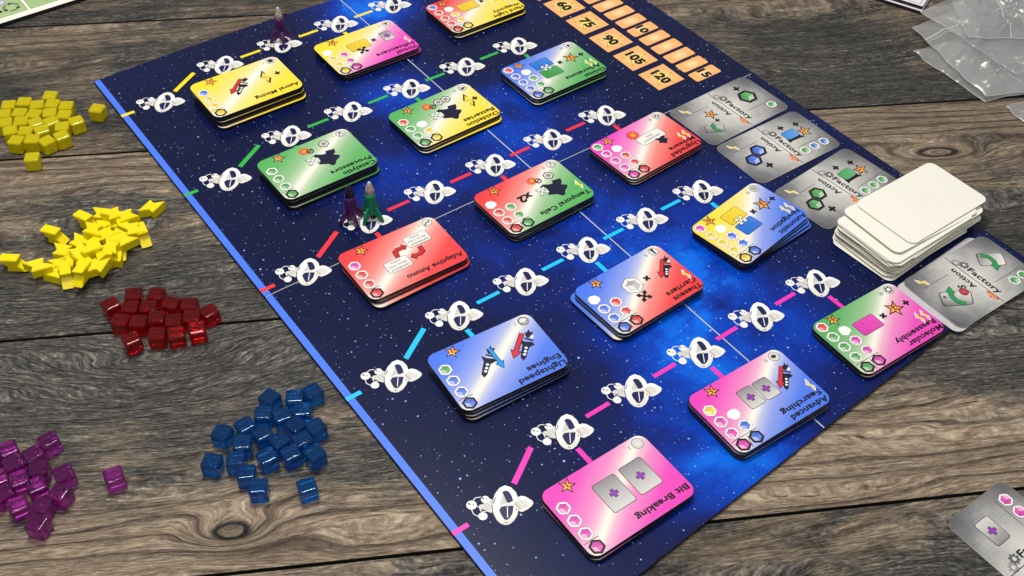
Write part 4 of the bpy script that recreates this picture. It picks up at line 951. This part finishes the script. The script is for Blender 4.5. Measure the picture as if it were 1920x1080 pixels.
# (zoomed pixel x, y, yaw, level, on its side?)
TOKS = [(1540, 170, 150, 0, 0), (1450, 450, 30, 0, 1), (1290, 260, -70, 1, 0), (1160, 240, -60, 1, 0), (1040, 240, 80, 0, 0), (880, 310, 60, 0, 1), (1070, 340, 20, 0, 0), (940, 400, 70, 1, 0), (1090, 440, -60, 1, 0), (1260, 380, 30, 0, 1),
        (1310, 460, -20, 0, 0), (1200, 470, 50, 1, 0), (560, 450, 70, 0, 1), (810, 520, 60, 0, 0), (1000, 540, -30, 0, 1), (640, 610, 75, 0, 0), (800, 620, 40, 1, 0), (910, 640, -50, 1, 1), (1060, 640, 20, 1, 0), (1230, 580, 10, 0, 1),
        (150, 730, 85, 0, 1), (380, 760, -65, 1, 0), (540, 820, 70, 0, 0), (680, 860, 20, 0, 1), (830, 840, -8, 1, 1), (1000, 760, -20, 1, 0), (1160, 680, 0, 0, 0), (720, 690, 50, 0, 0), (950, 560, 100, 1, 0), (1130, 560, 60, 1, 0), (1180, 330, 100, 0, 0), (860, 700, 95, 1, 0), (620, 750, 100, 0, 0), (1340, 390, 110, 1, 0), (1250, 500, 130, 1, 0)]
spc = {0: 'yellow lightning token lying apart at the top right of its pile', 1: 'yellow lightning token at the right end of the pile, pointing down', 20: 'leftmost yellow lightning token, lying apart on the table', 12: 'yellow lightning token sticking out at the upper left of the pile', 24: 'lowest yellow lightning token of the pile', 21: 'yellow lightning token second from the left end of the pile'}
tord = sorted(range(len(TOKS)), key=lambda i: TOKS[i][0])
rt = random.Random(11); base = math.atan2(RT.y, RT.x)
for i, (x, y, a, lv, side) in enumerate(TOKS):
    z0 = 0.0002 + lv * 0.0058; q = px(x / 5.4, 360 + y / 5.4, z0 + TT * 0.6)
    o = link('lightning_token', TOK, None, (q.x, q.y, z0), 0)
    tilt = rt.uniform(-0.10, 0.10) if lv else 0.0
    yaw = base + math.radians(a - 90)
    if side:
        o.location.z = z0 + 0.0057; o.rotation_euler = (Matrix.Rotation(yaw, 3, 'Z') @ Matrix.Rotation(PI / 2 + rt.uniform(-0.05, 0.05), 3, 'X')).to_euler()
        o.location.x -= 0.5 * TT * math.sin(yaw); o.location.y += 0.5 * TT * math.cos(yaw)
    else: o.rotation_euler = (tilt, rt.uniform(-0.12, 0.12) if lv else 0, yaw)
    tag(o, spc.get(i, f'opaque yellow lightning token, {nth(tord.index(i))} counting from the left of its pile'), 'token', 'opaque yellow lightning tokens')

# ------------------------------------------------------------------ player board at the top left, boards at the top right
pb = empty('player_board', (-0.19, 0.1571, 0.0)); tag(pb, 'white-bordered player board with green panels at the top left corner', 'player board')
pb.rotation_euler = (0, 0, math.radians(1.0))
def boxm(x0, x1, y0, y1, z0, z1, mats, midx_top=1, bev=0.0004):
    V = [(x0, y0, z0), (x1, y0, z0), (x1, y1, z0), (x0, y1, z0), (x0, y0, z1), (x1, y0, z1), (x1, y1, z1), (x0, y1, z1)]
    F = [(3, 2, 1, 0), (4, 5, 6, 7), (0, 1, 5, 4), (1, 2, 6, 5), (2, 3, 7, 6), (3, 0, 4, 7)]
    return mesh_from(V, F, mats, [0, midx_top, 0, 0, 0, 0])
PBW = plain('white_board_print', lin((244, 240, 228)), 0.5, 0.4, 0.03)
link('board_slab', boxm(-0.20, 0.30, 0, 0.28, 0.0003, 0.0040, [BOARDEDGE, PBW]), pb)
for x0, x1 in ((-0.02, 0.0874), (0.0899, 0.19)):
    k = Ink(); k.poly([(x0 * 1000, 7.7), (x1 * 1000, 7.7), (x1 * 1000, 120), (x0 * 1000, 120)], lin((90, 110, 70))).up().poly([(x0 * 1000 + 0.4, 8.1), (x1 * 1000 - 0.4, 8.1), (x1 * 1000 - 0.4, 120), (x0 * 1000 + 0.4, 120)], lin((184, 210, 150)), col2=lin((158, 196, 128)), axis=(0.02, 0.01, -1.2)); o = put_ink(pb, 'green_panel', k, 0.0040 + 2 * DZ)
def d_cycle(k):
    for i in range(3):
        a0 = i * 2 * PI / 3; arc = [(5.2 * math.cos(a0 + q * 0.2), 5.2 * math.sin(a0 + q * 0.2)) for q in range(8)]
        k.path(arc, 1.9, C['black']); k.up().path(arc[:-1], 1.1, lin((150, 152, 150))); k.l = 0; e = arc[-1]; d = a0 + 1.4 + PI / 2
        k.poly([(e[0] + 2.8 * math.cos(d), e[1] + 2.8 * math.sin(d)), (e[0] + 2.0 * math.cos(d + PI / 2), e[1] + 2.0 * math.sin(d + PI / 2)), (e[0] - 2.0 * math.cos(d + PI / 2), e[1] - 2.0 * math.sin(d + PI / 2))], lin((70, 72, 70)))
put(pb, 'cycle_icon', 'cycle', d_cycle, 77.0, 19.5, 0.0040 + 5 * DZ, 0, 1.15)
k = Ink(); k.disc(66.5, 17.5, 2.0, C['black']).disc(72, 31, 5, lin((170, 172, 176))).up().disc(72, 31, 3, lin((210, 212, 214))); put_ink(pb, 'printed_dots', k, 0.0040 + 5 * DZ)
k = Ink(); k.text('s', 106, 16.5, 9, C['black'], bold=0.03); put_ink(pb, 'printed_letter', k, 0.0040 + 5 * DZ)
ang = math.atan2(0.92, -0.38)
LILW = plain('pale_lilac_print', lin((236, 230, 236)), 0.45, 0.4, 0.03)
for i, (z0, dx) in enumerate(((0.0003, 0.0), (0.0038, 0.002))):
    o = link('side_board', boxm(0, 0.30, -0.30, 0, z0, z0 + 0.0032, [BOARDEDGE, LILW]), None, (0.5575 + dx, -0.2732 + dx, 0), ang)
    tag(o, ('pale lilac board with black edge, lower of two at the top right' if i == 0 else 'pale lilac board with grey print, upper of two at the top right'), 'game board', 'pale boards stacked at the top right')
    if i:
        k = Ink(); k.path([(3, -3.2), (290, -3.2)], 0.5, lin((90, 84, 92))).path([(3.2, -3), (3.2, -280)], 0.5, lin((90, 84, 92)))
        for xx, yy in ((11, -16), (22, -10), (34, -14), (48, -12)): k.disc(xx, yy, 3.6, lin((186, 180, 194)), ry=3.0)
        put_ink(o, 'printed_marks', k, z0 + 0.0032 + 2 * DZ)

# ------------------------------------------------------------------ clear zip bags
def film_material():
    t = NT('clear_plastic_film'); o = t.obj()
    n = t.noise(t.mapping(o, scale=(1, 2.2, 1), rot=(0, 0, 0.5)), 11.0, 2, 0.4, 0.6); n2 = t.noise(t.mapping(o, scale=(3.0, 1, 1), rot=(0, 0, 0.3)), 9.0, 2, 0.4, 0.3)
    t.set(t.p.inputs['Normal'], t.bump(n, 0.012, 0.8))
    t.fin((0.74, 0.75, 0.76), 0.22, 1.0)
    tr = t.node('ShaderNodeBsdfTransparent'); tr.inputs[0].default_value = (0.97, 0.97, 0.97, 1)
    mx = t.node('ShaderNodeMixShader'); lw = t.node('ShaderNodeLayerWeight'); lw.inputs[0].default_value = 0.35
    haze = t.ramp(t.math('ADD', t.math('MULTIPLY', n, 0.6), t.math('MULTIPLY', n2, 0.4)), [(0.34, 0.10), (0.5, 0.15), (0.66, 0.24)])
    t.set(mx.inputs[0], t.math('MULTIPLY_ADD', t.math('POWER', lw.outputs['Facing'], 2.0), 0.30, haze))
    gl = t.node('ShaderNodeBsdfGlossy'); gl.inputs['Roughness'].default_value = 0.27; t.set(gl.inputs['Normal'], t.bump(n, 0.03, 0.9)); m2 = t.node('ShaderNodeMixShader'); t.set(m2.inputs[0], t.math('MULTIPLY_ADD', t.math('POWER', lw.outputs['Facing'], 3.0), 0.5, 0.06)); t.t.links.new(mx.outputs[0], m2.inputs[1]); t.t.links.new(gl.outputs[0], m2.inputs[2])
    t.t.links.new(tr.outputs[0], mx.inputs[1]); t.t.links.new(t.p.outputs[0], mx.inputs[2]); t.t.links.new(m2.outputs[0], t.out.inputs[0])
    return t.m
FILM = film_material()
def seam_material():
    t = NT('thick_film_seam'); t.fin((0.9, 0.9, 0.9), 0.15, 0.6)
    tr = t.node('ShaderNodeBsdfTransparent'); mx = t.node('ShaderNodeMixShader'); mx.inputs[0].default_value = 0.32
    t.t.links.new(tr.outputs[0], mx.inputs[1]); t.t.links.new(t.p.outputs[0], mx.inputs[2]); t.t.links.new(mx.outputs[0], t.out.inputs[0]); return t.m
SEAMF = seam_material()
from mathutils import noise as mn
def bag(q, z0, hgt, seed, lab, zipat=0.12, zipu=None):
    """q: four corners, q[0]-q[1] is the mouth with the zip"""
    q = [Vector((p[0], p[1], 0)) for p in q]; o0 = (q[0] + q[1] + q[2] + q[3]) / 4
    root = empty('zip_bag', (o0.x, o0.y, 0)); tag(root, lab, 'plastic bag', 'clear zip bags heaped at the right edge')
    N = 80
    def H(u, v, side):
        p = Vector((u * 3 + seed, v * 3 + seed * 2, seed)); e = min(u, 1 - u, v, 1 - v); k = min(1, e * 7)
        a = mn.noise(p * 0.9); b = mn.noise(p * 2.3); c = abs(mn.noise(p * 1.7 + Vector((5, 1, 0))))
        mid = z0 + hgt * (0.40 + 0.42 * a + 0.22 * b) * (0.5 + 0.5 * k)
        cr = 0.0
        for f_, am in ((2.2, 0.75), (4.6, 0.38), (9.0, 0.14)):
            cr += am * (1 - min(1, 4.5 * abs(mn.noise(Vector((u * f_ + seed * 3, v * f_ * 1.5 - seed, seed * f_)))))) ** 2
        mid += hgt * cr * k
        mid = max(mid, z0 * 0.75 + 0.0006)
        return mid + (side * (0.0007 + k * hgt * (0.26 + 0.3 * c)) if side else 0)
    def pt(u, v):
        w_ = Vector((0.0026 * mn.noise(Vector((u * 6, seed, v * 6))), 0.0026 * mn.noise(Vector((seed, u * 6, v * 6))), 0))
        return (q[0] * (1 - u) + q[1] * u) * (1 - v) + (q[3] * (1 - u) + q[2] * u) * v + w_ - o0
    V = []; F = []
    for s_ in (1, -1):
        b = len(V)
        for i in range(N + 1):
            for j in range(N + 1):
                u, v = i / N, j / N; p = pt(u, v); e = min(u, 1 - u, v, 1 - v)
                V.append((p.x, p.y, max(0.0004, H(u, v, 0 if e < 1e-6 else s_))))
        for i in range(N):
            for j in range(N):
                a = b + i * (N + 1) + j; f = (a, a + N + 1, a + N + 2, a + 1); F.append(f if s_ < 0 else f[::-1])
    link('film', mesh_from(V, F, [FILM], smooth=True), root)
    def strip(name, path, wd):
        V = []; F = []
        for (u, v) in path:
            p = pt(u, v); h = max(0.0006, H(u, v, 1 if min(u, 1 - u, v, 1 - v) > 1e-6 else 0)) + 0.0003; V.append(Vector((p.x, p.y, h)))
        VV = []; n = len(V)
        for i in range(n):
            d = (V[min(n - 1, i + 1)] - V[max(0, i - 1)]).normalized(); s_ = Vector((-d.y, d.x, 0)) * wd / 2
            VV += [V[i] - s_, V[i] + Vector((0, 0, wd * 0.4)), V[i] + s_]
        for i in range(n - 1):
            for k in range(2): a = 3 * i + k; F.append((a, a + 1, a + 4, a + 3))
        link(name, mesh_from([tuple(v) for v in VV], F, [SEAMF], smooth=True), root)
    if zipu: strip('zip_strip', [(zipu, i / N) for i in range(N + 1)], 0.0020); strip('zip_strip', [(zipu + 0.04, i / N) for i in range(N + 1)], 0.0010)
    else: strip('zip_strip', [(i / N, zipat) for i in range(N + 1)], 0.0014)
    strip('side_seam', [(1.0, i / N) for i in range(N + 1)], 0.0008); strip('mouth_edge', [(i / N, 0.0) for i in range(N + 1)], 0.0008)
    strip('side_seam', [(0.0, i / N) for i in range(N + 1)], 0.0008)
def q3d(lst, z): return [(p.x, p.y) for p in [px(x, y, z) for x, y in lst]]
bag(q3d([(1709, 94), (1848, 190), (2060, 140), (1950, 40)], 0.002), 0.0006, 0.0055, 1.3, 'lowest clear zip bag, its pointed corner reaching farthest left', 0.35)
bag(q3d([(1711, 51), (1846, 182), (2100, 150), (1990, -50)], 0.006), 0.0045, 0.0070, 4.1, 'middle clear zip bag with a bright zip strip across its left corner', 0.5, 0.2)
bag(q3d([(1727, 22), (1905, 138), (2120, 90), (1960, -70)], 0.0105), 0.0090, 0.0065, 8.6, 'large clear zip bag overlapping the pale boards', 0.42)
bag(q3d([(1785, 4), (1817, 70), (2080, 76), (2010, -60)], 0.0150), 0.0130, 0.0060, 15.2, 'small clear zip bag on top of the bag heap', 0.3)
bag(q3d([(1885, 199), (1975, 268), (2120, 240), (2010, 165)], 0.002), 0.0006, 0.0035, 12.2, 'clear zip bag at the right edge, below the heap of bags', 0.5)
